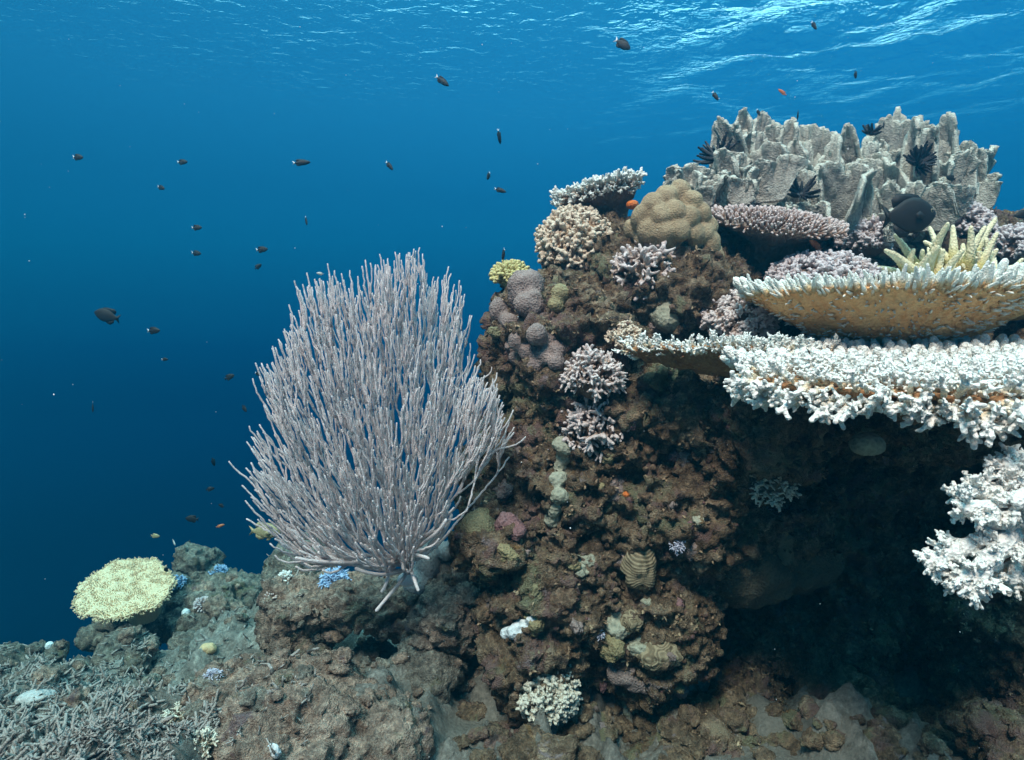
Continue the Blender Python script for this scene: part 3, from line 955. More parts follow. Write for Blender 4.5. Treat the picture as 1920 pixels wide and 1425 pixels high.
# its left arm, a narrow tongue further back
def arm_outline(t):
    return lumpy(0.40, 0.15, 0.05, 0.4, 0.04)(t)
table('table_coral', 'narrow white-topped coral tongue with brown underside, reaching left from the large white table coral', 'coral', at(1385, 668, 2.35), tilt(-0.08, 0.03), arm_outline,
      M_UNDER, M_WHITE, 300, (0.04, 0.06), 'acro', thick=0.03, cone=0.06, stalk=(0.15, 0.06), stalk_r=0.07, dish=0.02, rim_lean=1.0, wid=0.75,
      rim_extra=150, rim_len=(0.038, 0.066), rim_kind='acro', rim_tilt=0.3, under=60, under_kind='stub', under_mat=M_UNDER, under_len=(0.012, 0.022))
# ------------------------------------------------------------------ the tan table coral above it
def tan_outline(t):
    return lumpy(0.54, 0.42, 0.04, 2.2, 0.03)(t)
table('table_coral', 'tan funnel-shaped table coral with white branch tips and orange-brown underside', 'coral', at(1672, 570, 2.5), tilt(0.03, -0.02), tan_outline,
      M_TANPLATE, M_TANT, 1900, (0.042, 0.068), 'spike', thick=0.02, cone=0.17, stalk=(0.02, 0.05), stalk_r=0.15, dish=0.045, rim_lean=0.75, wid=0.75,
      rim_extra=300, rim_len=(0.034, 0.056), rim_kind='spike', rim_tilt=0.7, nrc=0.1, under=480, under_kind='spike', under_mat=M_TANT, under_len=(0.012, 0.034), rough=0.01)
# ------------------------------------------------------------------ pink table coral on the reef top
table('table_coral', 'flat pinkish-brown table coral with short pale nubs, beside the tan lobed coral', 'coral', at(1458, 402, 3.1), tilt(0.34, 0.08), lumpy(0.305, 0.25, 0.03, 0.5, 0.015),
      M_PINKPL, M_PINKT, 620, (0.026, 0.036), 'finger', thick=0.02, cone=0.13, stalk=(0.02, 0.03), stalk_r=0.09, dish=-0.045, rim_lean=0.9, wid=1.0, rim_extra=90, rim_len=(0.022, 0.032), nrc=0.06)
# ------------------------------------------------------------------ small pale table top left of the reef
table('table_coral', 'small white-topped table coral at the upper left edge of the reef top', 'coral', at(1118, 362, 3.2), tilt(0.10, -0.22), lumpy(0.18, 0.15, 0.05, 0.9, 0.03),
      M_PINKPL, M_PALE, 210, (0.045, 0.065), 'knobby', thick=0.03, cone=0.10, stalk=(0.05, 0.03), stalk_r=0.08, dish=0.0, rim_lean=1.1, wid=0.8, rim_extra=70, rim_len=(0.035, 0.05), rim_tilt=0.0)
# ------------------------------------------------------------------ yellow table on the slope
table('table_coral', 'pale yellow round table coral standing over the dark pedestal on the slope', 'coral', at(236, 1103, 4.3), tilt(0.36, 0.15), lumpy(0.272, 0.285, 0.035, 1.9, 0.03),
      M_YTABLE, M_YTABLE, 2000, (0.008, 0.013), 'stub', thick=0.025, cone=0.10, stalk=(0.06, 0.05), stalk_r=0.13, dish=0.01, rim_lean=0.8, wid=1.0, rim_extra=150, rim_len=(0.018, 0.028), rim_kind='knobby', nrc=0.05)

# ------------------------------------------------------------------ white branching coral at the lower right
def branching(name, label, cat, base, limbs, mat, kind, r, step, blen, group=None, wid=0.8, most=300):
    root = thing(name, label, cat, tuple(base), group)
    kit(kind, mat)
    Ms = []
    for pts, rad in limbs:
        pts = np.array([tuple(p) for p in pts])
        n = max(6, int(np.linalg.norm(np.diff(pts, axis=0), axis=1).sum() / 0.012))
        tt = np.linspace(0, len(pts) - 1, n)
        P = np.stack([np.interp(tt, np.arange(len(pts)), pts[:, a]) for a in range(3)], 1)
        for _ in range(3):
            P[1:-1] = (P[:-2] + P[2:] + 2 * P[1:-1]) / 4
        R = rad * (1.0 - 0.45 * np.linspace(0, 1, n)) * (1 + 0.15 * np.random.default_rng(n).normal(size=n))
        V, F, t = tube(P, R, 12)
        V = V + normals(V, F) * (0.25 * rad * vnoise(V * 60, 3))[:, None]
        part('limb', V, F, mat, root, {'tip': 0.1 + 0.9 * t})
        T = np.gradient(P, axis=0)
        L = np.linalg.norm(np.diff(P, axis=0), axis=1).sum()
        for q in range(int(L / step)):
            i = min(n - 1, int((q + 0.5) * step / L * n))
            ax = unit(T[i])
            s = unit(np.cross(ax, rng.normal(size=3)))
            d = s + ax * random.uniform(0.2, 0.9)
            l = random.uniform(*blen)
            Ms.append(frame_to(P[i] + s * R[i] * 0.5, d, (l * wid, l * wid, l)))
        for _ in range(3):
            l = random.uniform(*blen)
            Ms.append(frame_to(P[-1] - unit(T[-1]) * 0.3 * l, unit(T[-1]) + rng.normal(size=3) * 0.5, (l * wid, l * wid, l)))
    put_branches(root, 'branchlet', kind, mat, Ms, most, low='finger')
    return root
W = lambda px, py, Y: at(px, py, Y)
limbs = [([W(1985, 960, 1.6), W(1930, 905, 1.53), W(1900, 888, 1.5), W(1888, 870, 1.5)], 0.034), 
         ([W(1990, 1000, 1.62), W(1935, 985, 1.55), W(1880, 1000, 1.5), W(1800, 1030, 1.47), W(1745, 1058, 1.46)], 0.0294),
         ([W(1960, 960, 1.58), W(1900, 935, 1.52), W(1845, 925, 1.5), W(1815, 918, 1.5)], 0.0311),
         ([W(1970, 930, 1.6), W(1930, 880, 1.55), W(1908, 872, 1.52), W(1912, 860, 1.52)], 0.0346),
         ([W(1900, 985, 1.5), W(1850, 960, 1.46), W(1810, 955, 1.45)], 0.0294),
         ([W(1910, 990, 1.5), W(1868, 1030, 1.45), W(1840, 1070, 1.43), W(1826, 1112, 1.42)], 0.0259),
         ([W(1855, 1050, 1.44), W(1815, 1078, 1.43), W(1797, 1090, 1.43)], 0.0208),
         ([W(1950, 1000, 1.52), W(1915, 1045, 1.47), W(1896, 1090, 1.46)], 0.0224),
         ([W(1990, 1020, 1.54), W(1950, 1060, 1.48), W(1930, 1080, 1.47)], 0.0242),
         ([W(1960, 930, 1.55), W(1930, 930, 1.46), W(1905, 940, 1.43)], 0.0311),
         ([W(1980, 900, 1.6), W(1960, 878, 1.55), W(1935, 862, 1.52)], 0.0311)]
branching('branching_coral', 'bleached white branching coral with cauliflower tips, low before the dark cave', 'coral', at(1960, 1010, 1.6), limbs, M_WHITE2, 'knobby', 0.03, 0.0078, (0.030, 0.052))

# ------------------------------------------------------------------ yellow-green finger coral behind the tan table
P = at(1790, 548, 2.95)
fc = thing('finger_coral', 'cream-yellow finger coral with thick pointed fingers behind the tan table coral', 'coral', P)
V, F = blobs([(tuple(P + Vector((0, 0, -0.03))), (0.22, 0.16, 0.08)), (tuple(P + Vector((0.2, 0.02, -0.06))), (0.16, 0.13, 0.08))], 3)
V, F = remesh(V, F, 0.015, 2)
V = V + normals(V, F) * (0.012 * fbm(V * 18, 3, 4))[:, None]
part('base', V, F, M_YELL, fc, {'tip': np.full(len(V), 0.1)})
fingers = [(1708, 505, 1678, 452), (1725, 510, 1702, 440), (1745, 510, 1733, 428), (1765, 512, 1768, 424), (1785, 505, 1795, 420), (1800, 512, 1826, 430), (1812, 508, 1842, 405),
           (1822, 520, 1862, 448), (1840, 520, 1880, 462), (1850, 532, 1897, 470), (1862, 540, 1912, 488), (1752, 520, 1745, 462), (1775, 525, 1778, 470), (1800, 525, 1812, 470), (1826, 535, 1850, 480),
           (1700, 515, 1682, 478), (1735, 525, 1718, 470), (1875, 548, 1918, 528), (1850, 545, 1890, 505), (1815, 540, 1835, 500), (1790, 538, 1790, 492), (1760, 535, 1752, 490), (1730, 535, 1708, 492)]
ks = kit('fat', M_YELL)
fingers = fingers + [(a + random.uniform(-10, 10), b + random.uniform(0, 10), c + random.uniform(-30, 30), d + random.uniform(4, 34)) for a, b, c, d in fingers]
for k, (a, b, c, d) in enumerate(fingers):
    Y0 = 2.95 + random.uniform(-0.10, 0.06)
    p, q = at(a, b + 14, Y0), at(c, d, Y0 + random.uniform(-0.12, 0.05))
    L = (q - p).length
    inst('finger', ks[k % 6], frame_to(p, q - p, (0.165, 0.165, L * 1.02)), fc)

# ------------------------------------------------------------------ bushy corals
def bush_px(name, label, px, py, Y, wpx, hpx, n, kind, mat, blen, up=(0, -0.25, 1), **kw):
    s = Y / FPX
    return bush(name, label, 'coral', at(px, py, Y), up, wpx * s / 2, hpx * s, n, kind, mat, blen, **kw)
bush_px('bushy_coral', 'tan bushy coral with pale finger tips under the small white-topped table coral', 1080, 462, 3.1, 185, 88, 230, 'knobby', M_TANB, (0.065, 0.09), low=-0.35)
bush_px('bushy_coral', 'pinkish open-branched coral directly below the tan lobed coral', 1210, 520, 2.86, 120, 62, 62, 'fork', M_PINK, (0.075, 0.11), open_=0.15, up=(0, -0.5, 0.8))
bush_px('bushy_coral', 'lavender bushy coral spreading behind the tan table coral', 1545, 530, 2.95, 330, 62, 300, 'knobby', M_LAV, (0.055, 0.08), ry=0.26)
bush_px('bushy_coral', 'pinkish bushy coral filling the gap left of the tan table coral', 1385, 600, 2.75, 185, 62, 240, 'knobby', M_PINK, (0.048, 0.07), up=(-0.1, -0.5, 0.9), ry=0.2)
bush_px('bushy_coral', 'lavender-brown bushy coral under the tail of the big dark fish', 1625, 455, 3.45, 120, 52, 150, 'knobby', M_LAV, (0.06, 0.08))
bush_px('bushy_coral', 'mauve bushy coral rising behind the cream-yellow finger coral', 1805, 430, 3.6, 110, 52, 130, 'knobby', M_LAV, (0.06, 0.085))
bush_px('bushy_coral', 'lavender bushy coral cut off by the picture edge behind the finger coral', 1905, 470, 3.4, 95, 48, 120, 'knobby', M_LAV, (0.06, 0.08))
def bush_on(name, label, px, py, wpx, hpx, n, kind, mat, blen_px, sink=0.25, mix=0.55, **kw):
    """grows on whatever surface shows at that pixel"""
    p, nn = on(px, py)
    s = p.y / FPX
    up = Vector((0, -0.25, 1)) * mix + nn * (1 - mix)
    p = p - up.normalized() * hpx * s * sink
    return bush(name, label, 'coral', p, up, wpx * s / 2, hpx * s, n, kind, mat, (blen_px[0] * s, blen_px[1] * s), **kw)
bush_on('bushy_coral', 'pinkish bushy coral on the rock face left of the tip of the white coral tongue', 1112, 700, 105, 62, 95, 'fork', M_PINK, (28, 40))
bush_on('bushy_coral', 'pale pink branching coral on the rock face, below the tip of the white coral tongue', 1116, 785, 130, 66, 85, 'fork', M_PINK, (34, 46), open_=0.08)
bush_on('bushy_coral', 'small tan tufted coral on the rock above the white coral tongue', 1176, 632, 72, 42, 90, 'knobby', M_TANB, (15, 22))
bush_on('bushy_coral', 'small dim white coral tuft inside the mouth of the cave', 1450, 905, 90, 48, 42, 'fork', M_CREAM, (24, 34))
bush_on('bushy_coral', 'cream tufted coral at the foot of the outcrop, low above the sand', 1025, 1285, 150, 66, 170, 'knobby', M_CREAM, (24, 34), low=-0.4, mix=0.35)
bush_on('bushy_coral', 'lilac-white tuft perched on the lower tan boulder', 398, 1268, 34, 20, 30, 'fork', M_LILAC, (9, 13))
bush_on('bushy_coral', 'small lilac tuft right of the ribbed brain coral', 1270, 1022, 26, 20, 24, 'fork', M_LILAC, (9, 13))
bush_on('bushy_coral', 'tiny pale blue tuft in the middle of the lower rock face', 1124, 1190, 18, 16, 14, 'fork', M_LILAC, (7, 10))
bush_on('bushy_coral', 'bright blue bushy tuft on the ledge under the sea fan', 628, 1088, 60, 34, 90, 'fork', M_BLUE, (13, 19))
bush_on('bushy_coral', 'pale blue tuft on the rock mound right of the rock spire', 412, 1072, 34, 20, 36, 'fork', M_BLUE, (8, 12))
bush_on('bushy_coral', 'round white-nubbed coral head at the lower left of the sea fan', 535, 1085, 42, 24, 90, 'stub', M_PALE, (7, 10), low=-0.2)
bush_on('bushy_coral', 'grey-blue nubbed coral on the slope right of the yellow table coral', 382, 1132, 42, 22, 80, 'stub', M_LAV, (7, 10), low=-0.2)
bush_on('bushy_coral', 'pale blue tuft at the right rim of the yellow table coral', 333, 1092, 30, 18, 30, 'fork', M_BLUE, (8, 12))
bush_on('bushy_coral', 'small pinkish knob coral on the slope edge left of the sea fan', 505, 1122, 26, 16, 30, 'stub', M_PINK, (6, 9))
bush_on('bushy_coral', 'small white branching coral on the boulder above the stick rubble', 345, 1345, 60, 30, 26, 'fork', M_CREAM, (18, 26))
bush_on('bushy_coral', 'cream branching coral lying low between stick rubble and boulder', 380, 1395, 50, 26, 24, 'fork', M_CREAM, (16, 24))

# ------------------------------------------------------------------ yellow crust on the shoulder of the outcrop
bush_px('crust_coral', 'yellow knobbly crust coral on the left shoulder of the outcrop', 958, 520, 3.0, 100, 34, 200, 'stub', M_YCRUST, (0.03, 0.042), ry=0.16)

# ------------------------------------------------------------------ massive corals, sponges
def massive(name, label, cat, specs, mat, voxel, k=0.01, freq=14, smooth=3, sub=3):
    V, F = blobs(specs, sub)
    V, F = remesh(V, F, voxel, smooth)
    N = normals(V, F)
    V = V + N * (k * fbm(V * freq, 3, 31))[:, None]
    c = np.array([V[:, 0].mean(), V[:, 1].mean(), V[:, 2].min()])
    o = link(name, mesh_np(name, V - c, F, mat))
    o.location = c
    return tag(o, label, cat)
lobes = [B(1258, 412, 3.0, 56, 36, .12), B(1300, 440, 2.98, 36, 32, .10)]
for (lx, ly, lr) in ((1250, 372, 24), (1275, 362, 24), (1297, 380, 22), (1225, 385, 24), (1205, 408, 24), (1188, 430, 20), (1240, 405, 22), (1268, 398, 22), (1292, 408, 22), (1316, 400, 20), (1328, 425, 20),
                     (1218, 432, 24), (1245, 437, 25), (1272, 432, 23), (1300, 438, 22), (1185, 446, 17), (1205, 450, 18), (1332, 452, 20), (1318, 462, 17), (1340, 472, 17), (1347, 490, 13), (1232, 452, 18), (1260, 455, 16), (1300, 458, 18)):
    u_, v_ = (lx - 1262) / 85, (ly - 418) / 70
    lr *= 0.95
    lobes.append(B(lx, ly, 2.98 - 0.20 * math.sqrt(max(0, 1 - u_ * u_ - v_ * v_)), lr, lr * 1.1, lr * 2.6 / FPX))
lobes += [B(1330, 458, 2.86, 21, 26, .06), B(1344, 484, 2.88, 15, 20, .05), B(1316, 440, 2.85, 24, 24, .06)]
massive('lobed_coral', 'tan lobed boulder coral with smooth folds, on the reef top beside the pink table coral', 'coral', lobes, M_LOBE, 0.0065, 0.004, 20, 2)
def on_blob(px, py, rx, ry, rd_px, sink=0.3):
    p, nn = on(px, py)
    s = p.y / FPX
    c = p - nn * (rd_px * s * sink)
    return (tuple(c), (rx * s, rd_px * s, ry * s))
massive('dome_coral', 'mauve-grey rounded coral dome below the yellow crust coral', 'coral', [on_blob(985, 548, 38, 40, 34), on_blob(1000, 575, 30, 28, 26)], M_DOMEL, 0.009, 0.010, 20)
massive('dome_coral', 'mauve knuckle-shaped coral at the left edge of the outcrop', 'coral', [on_blob(938, 580, 20, 24, 20), on_blob(958, 602, 22, 18, 20)], M_DOMEL, 0.008, 0.007, 20)
massive('lumpy_coral', 'brown cluster of rounded coral lumps under the mauve domes', 'coral', [on_blob(975 + dx, 640 + dy, r, r, r, 0.15) for dx, dy, r in ((0, 0, 22), (28, -12, 20), (52, -4, 20), (20, 20, 20), (48, 24, 20), (70, 14, 17), (-8, 28, 16), (30, 44, 18), (66, 38, 16))], M_DOMEL, 0.008, 0.006, 22)
massive('knob_coral', 'small round mustard coral knob right of the mauve domes', 'coral', [on_blob(1050, 552, 21, 20, 20, 0.0), on_blob(1042, 572, 16, 16, 16)], M_KNOB, 0.007, 0.004, 24)
massive('dome_coral', 'round olive coral ball at the outcrop edge below the sea fan branches', 'coral', [on_blob(900, 985, 38, 36, 36, 0.1)], M_DARKDOME, 0.009, 0.006, 18)
massive('coralline_crust', 'dark red crust beside the round olive coral ball', 'crust', [on_blob(948, 985, 26, 24, 20, 0.3), on_blob(968, 1000, 18, 16, 14, 0.3)], M_CORALLINE, 0.008, 0.014, 26)
dY = on(1390, 1070)[0].y + 0.06
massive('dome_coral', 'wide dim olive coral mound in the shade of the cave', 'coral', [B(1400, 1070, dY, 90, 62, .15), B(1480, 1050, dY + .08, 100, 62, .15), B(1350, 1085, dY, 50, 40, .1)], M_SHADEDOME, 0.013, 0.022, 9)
massive('sponge', 'long grey-green sponge ridge running down the rock face', 'sponge', [on_blob(1056 - k * 1.4 + 5 * math.sin(k), 832 + k * 13, 17 + 3 * math.sin(k * 1.7), 15, 16, 0.25) for k in range(12)], M_SPONGE, 0.0075, 0.008, 22)
massive('sponge', 'whitish flat sponge patch low on the outcrop, above the cream tufted coral', 'sponge', [on_blob(955 + k * 9, 1186 - k * 4 + 3 * math.sin(k * 2), 17, 12 + 3 * math.sin(k), 12, 0.1) for k in range(6)], M_WSPONGE, 0.006, 0.005, 30)
massive('sponge', 'tiny orange sponge on the middle of the rock face', 'sponge', [on_blob(1174, 927, 8, 6, 7, 0.0)], M_ORANGE, 0.004, 0.002, 40)
massive('sponge', 'small orange sponge tucked behind the small white-topped table coral', 'sponge', [B(1186, 384, 3.1, 12, 9, .03)], M_ORANGE, 0.006, 0.002, 30)
massive('sponge', 'grey blunt-fingered sponge behind the foot of the sea fan', 'sponge', [B(805, 1055, 3.0, 26, 44, .08), B(838, 1032, 2.95, 18, 16, .06), B(850, 1018, 2.93, 10, 11, .04), B(790, 1090, 3.0, 34, 30, .1), B(818, 1012, 3.0, 14, 20, .05)], M_GREYSOFT, 0.009, 0.006, 14)
massive('soft_coral', 'pale smooth soft coral mound at the left edge of the stick rubble', 'coral', [on_blob(62, 1310, 34, 20, 26, 0.1), on_blob(90, 1305, 16, 12, 14, 0.1)], M_PALESOFT, 0.01, 0.006, 18)
massive('knob_coral', 'small white ball on the slope under the right rim of the yellow table coral', 'coral', [on_blob(350, 1150, 8, 8, 8, -0.3)], M_WSPONGE, 0.006, 0.001, 30)
massive('knob_coral', 'small bluish-white knob on top of the rounded boulder at the drop-off', 'coral', [on_blob(95, 1212, 8, 8, 8, -0.4)], M_WSPONGE, 0.006, 0.001, 30)
massive('knob_coral', 'pale yellow knobbly coral lump behind the lower tan boulder', 'coral', [on_blob(390, 1216, 16, 11, 13, 0.0)], M_YTABLE, 0.007, 0.006, 30)
massive('sponge', 'small white flat patch at the bottom edge of the big grey-brown boulder', 'sponge', [on_blob(514, 1408, 14, 16, 7, 0.1)], M_WSPONGE, 0.006, 0.004, 30)
massive('leaf_sponge', 'greenish-grey sponge cup hanging dim under the large white table coral', 'sponge', [B(1625, 832, 2.35, 34, 24, .05)], M_SPONGE, 0.008, 0.005, 20)
massive('dome_coral', 'greenish-grey dome in the shadow below the tan lobed coral', 'coral', [on_blob(1255, 590, 42, 34, 34, 0.35)], M_SPONGE, 0.01, 0.010, 18)
massive('coral_lump', 'mauve coral knob above the ribbed brain coral', 'rock', [on_blob(1170, 1050, 34, 20, 24, 0.3)], M_DOMEL, 0.009, 0.008, 20)
massive('dome_coral', 'mauve-brown coral lump at the bottom of the outcrop', 'coral', [on_blob(1165, 1262, 36, 26, 26, 0.3), on_blob(1190, 1275, 30, 22, 24, 0.3)], M_DOMEL, 0.009, 0.010, 20)
def brain(label, px, py, rx, ry, rd_px, freq=80, maze=False):
    s_ = on_blob(px, py, rx, ry, rd_px, 0.6)
    V0, F0 = ico(6)
    c, r = np.array(s_[0]), np.array(s_[1])
    V = V0 * r
    w = V * freq * 0.32 + px
    f = np.sin(22 * (vnoise(w * 0.36, 3) * 1.7 + 0.9 * w[:, 2]))
    if maze:
        f = np.sin(15 * (vnoise(w * 0.50, 3) + 0.5 * vnoise(w * 1.1, 4)))
    ridge = 0.5 + 0.5 * f
    V = V * (1 + 0.16 * fbm(V0 * 1.8 + px, 2, 8))[:, None] + V0 * (0.0035 * ridge)[:, None]
    o = link('brain_coral', mesh_np('brain_coral', V, F0, M_BRAIN, {'tip': ridge}))
    o.location = c
    return tag(o, label, 'coral')
brain('tall ribbed brain coral on the lower rock face, larger than its neighbours', 1216, 1068, 32, 48, 32, 70)
brain('small round brain coral below the tall ribbed one', 1190, 1170, 20, 20, 20, 150, True)
brain('oblong brain coral lowest of the three on the rock face', 1230, 1222, 42, 26, 28, 110, True)

# ------------------------------------------------------------------ the white sea fan
def sea_fan():
    poly = [(480, 690), (512, 660), (540, 640), (545, 600), (562, 575), (557, 540), (582, 522), (622, 510), (662, 528), (690, 556), (703, 530), (702, 482), (740, 478), (772, 464), (795, 480), (797, 545), (812, 520), (842, 512),
            (866, 555), (874, 640), (870, 680), (905, 690), (932, 720), (946, 770), (960, 800), (938, 832), (900, 862), (850, 880), (848, 955), (834, 985), (795, 1005), (770, 1040), (700, 1052),
            (640, 1048), (590, 1052), (540, 1042), (512, 995), (495, 960), (470, 905), (466, 872), (488, 850), (470, 815), (490, 790), (503, 760), (498, 720)]
    pg = np.array(poly, float)
    def inside(q):
        x, y = q
        a, b = pg, np.roll(pg, -1, 0)
        c = ((a[:, 1] > y) != (b[:, 1] > y)) & (x < (b[:, 0] - a[:, 0]) * (y - a[:, 1]) / (b[:, 1] - a[:, 1] + 1e-9) + a[:, 0])
        return c.sum() % 2 == 1
    Y0 = 2.55
    base = np.array(at(764, 1082, 2.78))
    root = thing('sea_fan', 'tall bushy white sea fan with countless thin upright branches, left of the outcrop', 'sea fan', tuple(base))
    r_ = np.random.default_rng(12)
    tips = []
    cx, cy = 715.0, 790.0
    def depth(x, y):
        e = max(0.0, 1 - ((x - cx) / 255) ** 2 - ((y - cy) / 320) ** 2)
        return math.sqrt(e)
    while len(tips) < 2200:
        q = (r_.uniform(460, 965), r_.uniform(460, 1056))
        if inside(q):
            t_ = depth(*q)
            Y = Y0 + r_.uniform(-1, 1) * (0.04 + 0.17 * t_) + (0.18 if q[0] > 790 and q[1] < 690 else 0)
            tips.append(np.array(at(q[0], q[1], Y)))
    for a, b in zip(pg, np.roll(pg, -1, 0)):                      # make sure that the outline is reached
        for s in np.arange(0, 1, 10 / (np.linalg.norm(b - a) + 1e-6)):
            q = a + (b - a) * s + r_.normal(size=2) * 12
            Y = Y0 + r_.uniform(-0.12, 0.12) + (0.18 if q[0] > 790 and q[1] < 690 else 0)
            tips.append(np.array(at(q[0], q[1], Y)))
    core = base + np.array([0, -0.06, 0.14])
    tips.sort(key=lambda p: np.linalg.norm((p - core) * np.array([1.0, 1.0, 0.9])))
    up = np.array([0, 0, 1.0])
    trunk = bez(base, base + up * 0.05, core - up * 0.04, core, 8)
    nodes_, dirs_, plen = [], [], []
    def add_nodes(P, L0):
        T = np.gradient(P, axis=0)
        l = L0
        for k in range(1, len(P)):
            l += np.linalg.norm(P[k] - P[k - 1])
            nodes_.append(P[k]); dirs_.append(unit(T[k])); plen.append(l)
    add_nodes(trunk, 0)
    nb = np.array(nodes_); nd = np.array(dirs_); nl = np.array(plen)
    NB = np.zeros((60000, 3)); ND = np.zeros((60000, 3)); NL = np.zeros(60000)
    NB[:len(nb)], ND[:len(nb)], NL[:len(nb)] = nb, nd, nl
    cnt = len(nb)
    branches = []
    for T in tips:
        d = T - NB[:cnt]
        L = np.linalg.norm(d, axis=1) + 1e-9
        du = d / L[:, None]
        cosd = (du * ND[:cnt]).sum(1)
        rad = T - core
        want = unit(up * 0.75 + unit(rad) * 0.9)
        cosu = du @ want
        cost = np.maximum(L, 0.14) * (1 + 1.0 * (1 - cosd)) * (1 + 2.6 * (1 - cosu)) + np.where(L < 0.12, 6 * (0.12 - L), 0) + 0.015 * NL[:cnt]
        k = int(np.argmin(cost))
        Q, l = NB[k], L[k]
        ur = unit(rad)
        tip_dir = unit(up * 0.85 + np.array([ur[0], ur[1], max(ur[2], -0.2)]) * 0.85 + np.array([rad[0], rad[1], 0]) * 0.35 + r_.normal(size=3) * 0.20)
        n = max(5, int(l / 0.016) + 2)
        P = bez(Q, Q + (ND[k] * 0.55 + du[k] * 0.45) * l * 0.36, T - tip_dir * l * 0.42, T, n)
        P[1:] += (r_.normal(size=(n - 1, 3)) * 0.0016)
        branches.append((P, NL[k]))
        TT = np.gradient(P, axis=0)
        for j in range(1, n):
            NB[cnt], ND[cnt], NL[cnt] = P[j], unit(TT[j]), NL[k] + l * j / (n - 1)
            cnt += 1
    for pts in ([(764, 1070, 2.74), (715, 1072, 2.60), (655, 1062, 2.52), (598, 1036, 2.48)], [(764, 1062, 2.74), (700, 1048, 2.55), (620, 1062, 2.48), (556, 1046, 2.45)],
                [(764, 1060, 2.74), (690, 1058, 2.62), (600, 1030, 2.58), (530, 1000, 2.56)], [(764, 1066, 2.74), (740, 1080, 2.58), (700, 1082, 2.52), (668, 1066, 2.5)],
                [(764, 1050, 2.74), (800, 1030, 2.6), (836, 1010, 2.55), (846, 965, 2.52)], [(764, 1045, 2.72), (790, 1015, 2.5), (828, 1000, 2.46), (836, 975, 2.44)], [(764, 1075, 2.75), (752, 1090, 2.62), (728, 1118, 2.55), (706, 1144, 2.5)], [(764, 1050, 2.7), (770, 1070, 2.55), (778, 1088, 2.5), (784, 1106, 2.47)],
                [(757, 1035, 2.66), (775, 1042, 2.5), (790, 1040, 2.45), (803, 1047, 2.42)], [(735, 1050, 2.66), (728, 1075, 2.6), (726, 1098, 2.58), (716, 1108, 2.56)]):
        q = [np.array(at(*p)) for p in pts]
        branches.append((bez(q[0], q[1], q[2], q[3], 10), 0.1))
    meshes = []
    for P, l0 in branches:
        n = len(P)
        R = 0.0035 + 0.0062 * math.exp(-l0 / 0.22) - np.linspace(0, 0.0008, n)
        V, F, t = tube(P, R, 6)
        V = V + (V - np.repeat(V.reshape(-1, 6, 3).mean(1), 6, 0)) * (0.10 * r_.normal(size=len(V)))[:, None]
        meshes.append((V, F, t, P[:, 1].mean()))
    part('stem', *tube(trunk, np.linspace(0.018, 0.012, len(trunk)), 10)[:2], M_FAN, root)
    V, F = blobs([(tuple(base + np.array([0, 0, -0.01])), (0.045, 0.04, 0.03))], 2)
    part('holdfast', V, F, M_FAN, root)
    meshes.sort(key=lambda q: q[3])
    for V, F, t, _ in meshes[:300]:
        part('branch', V, F, M_FAN, root, {'tip': t})
    V, F, t = merge([q[:3] for q in meshes[300:]])
    part('branch', V, F, M_FAN, root, {'tip': t}, kind='stuff')
sea_fan()

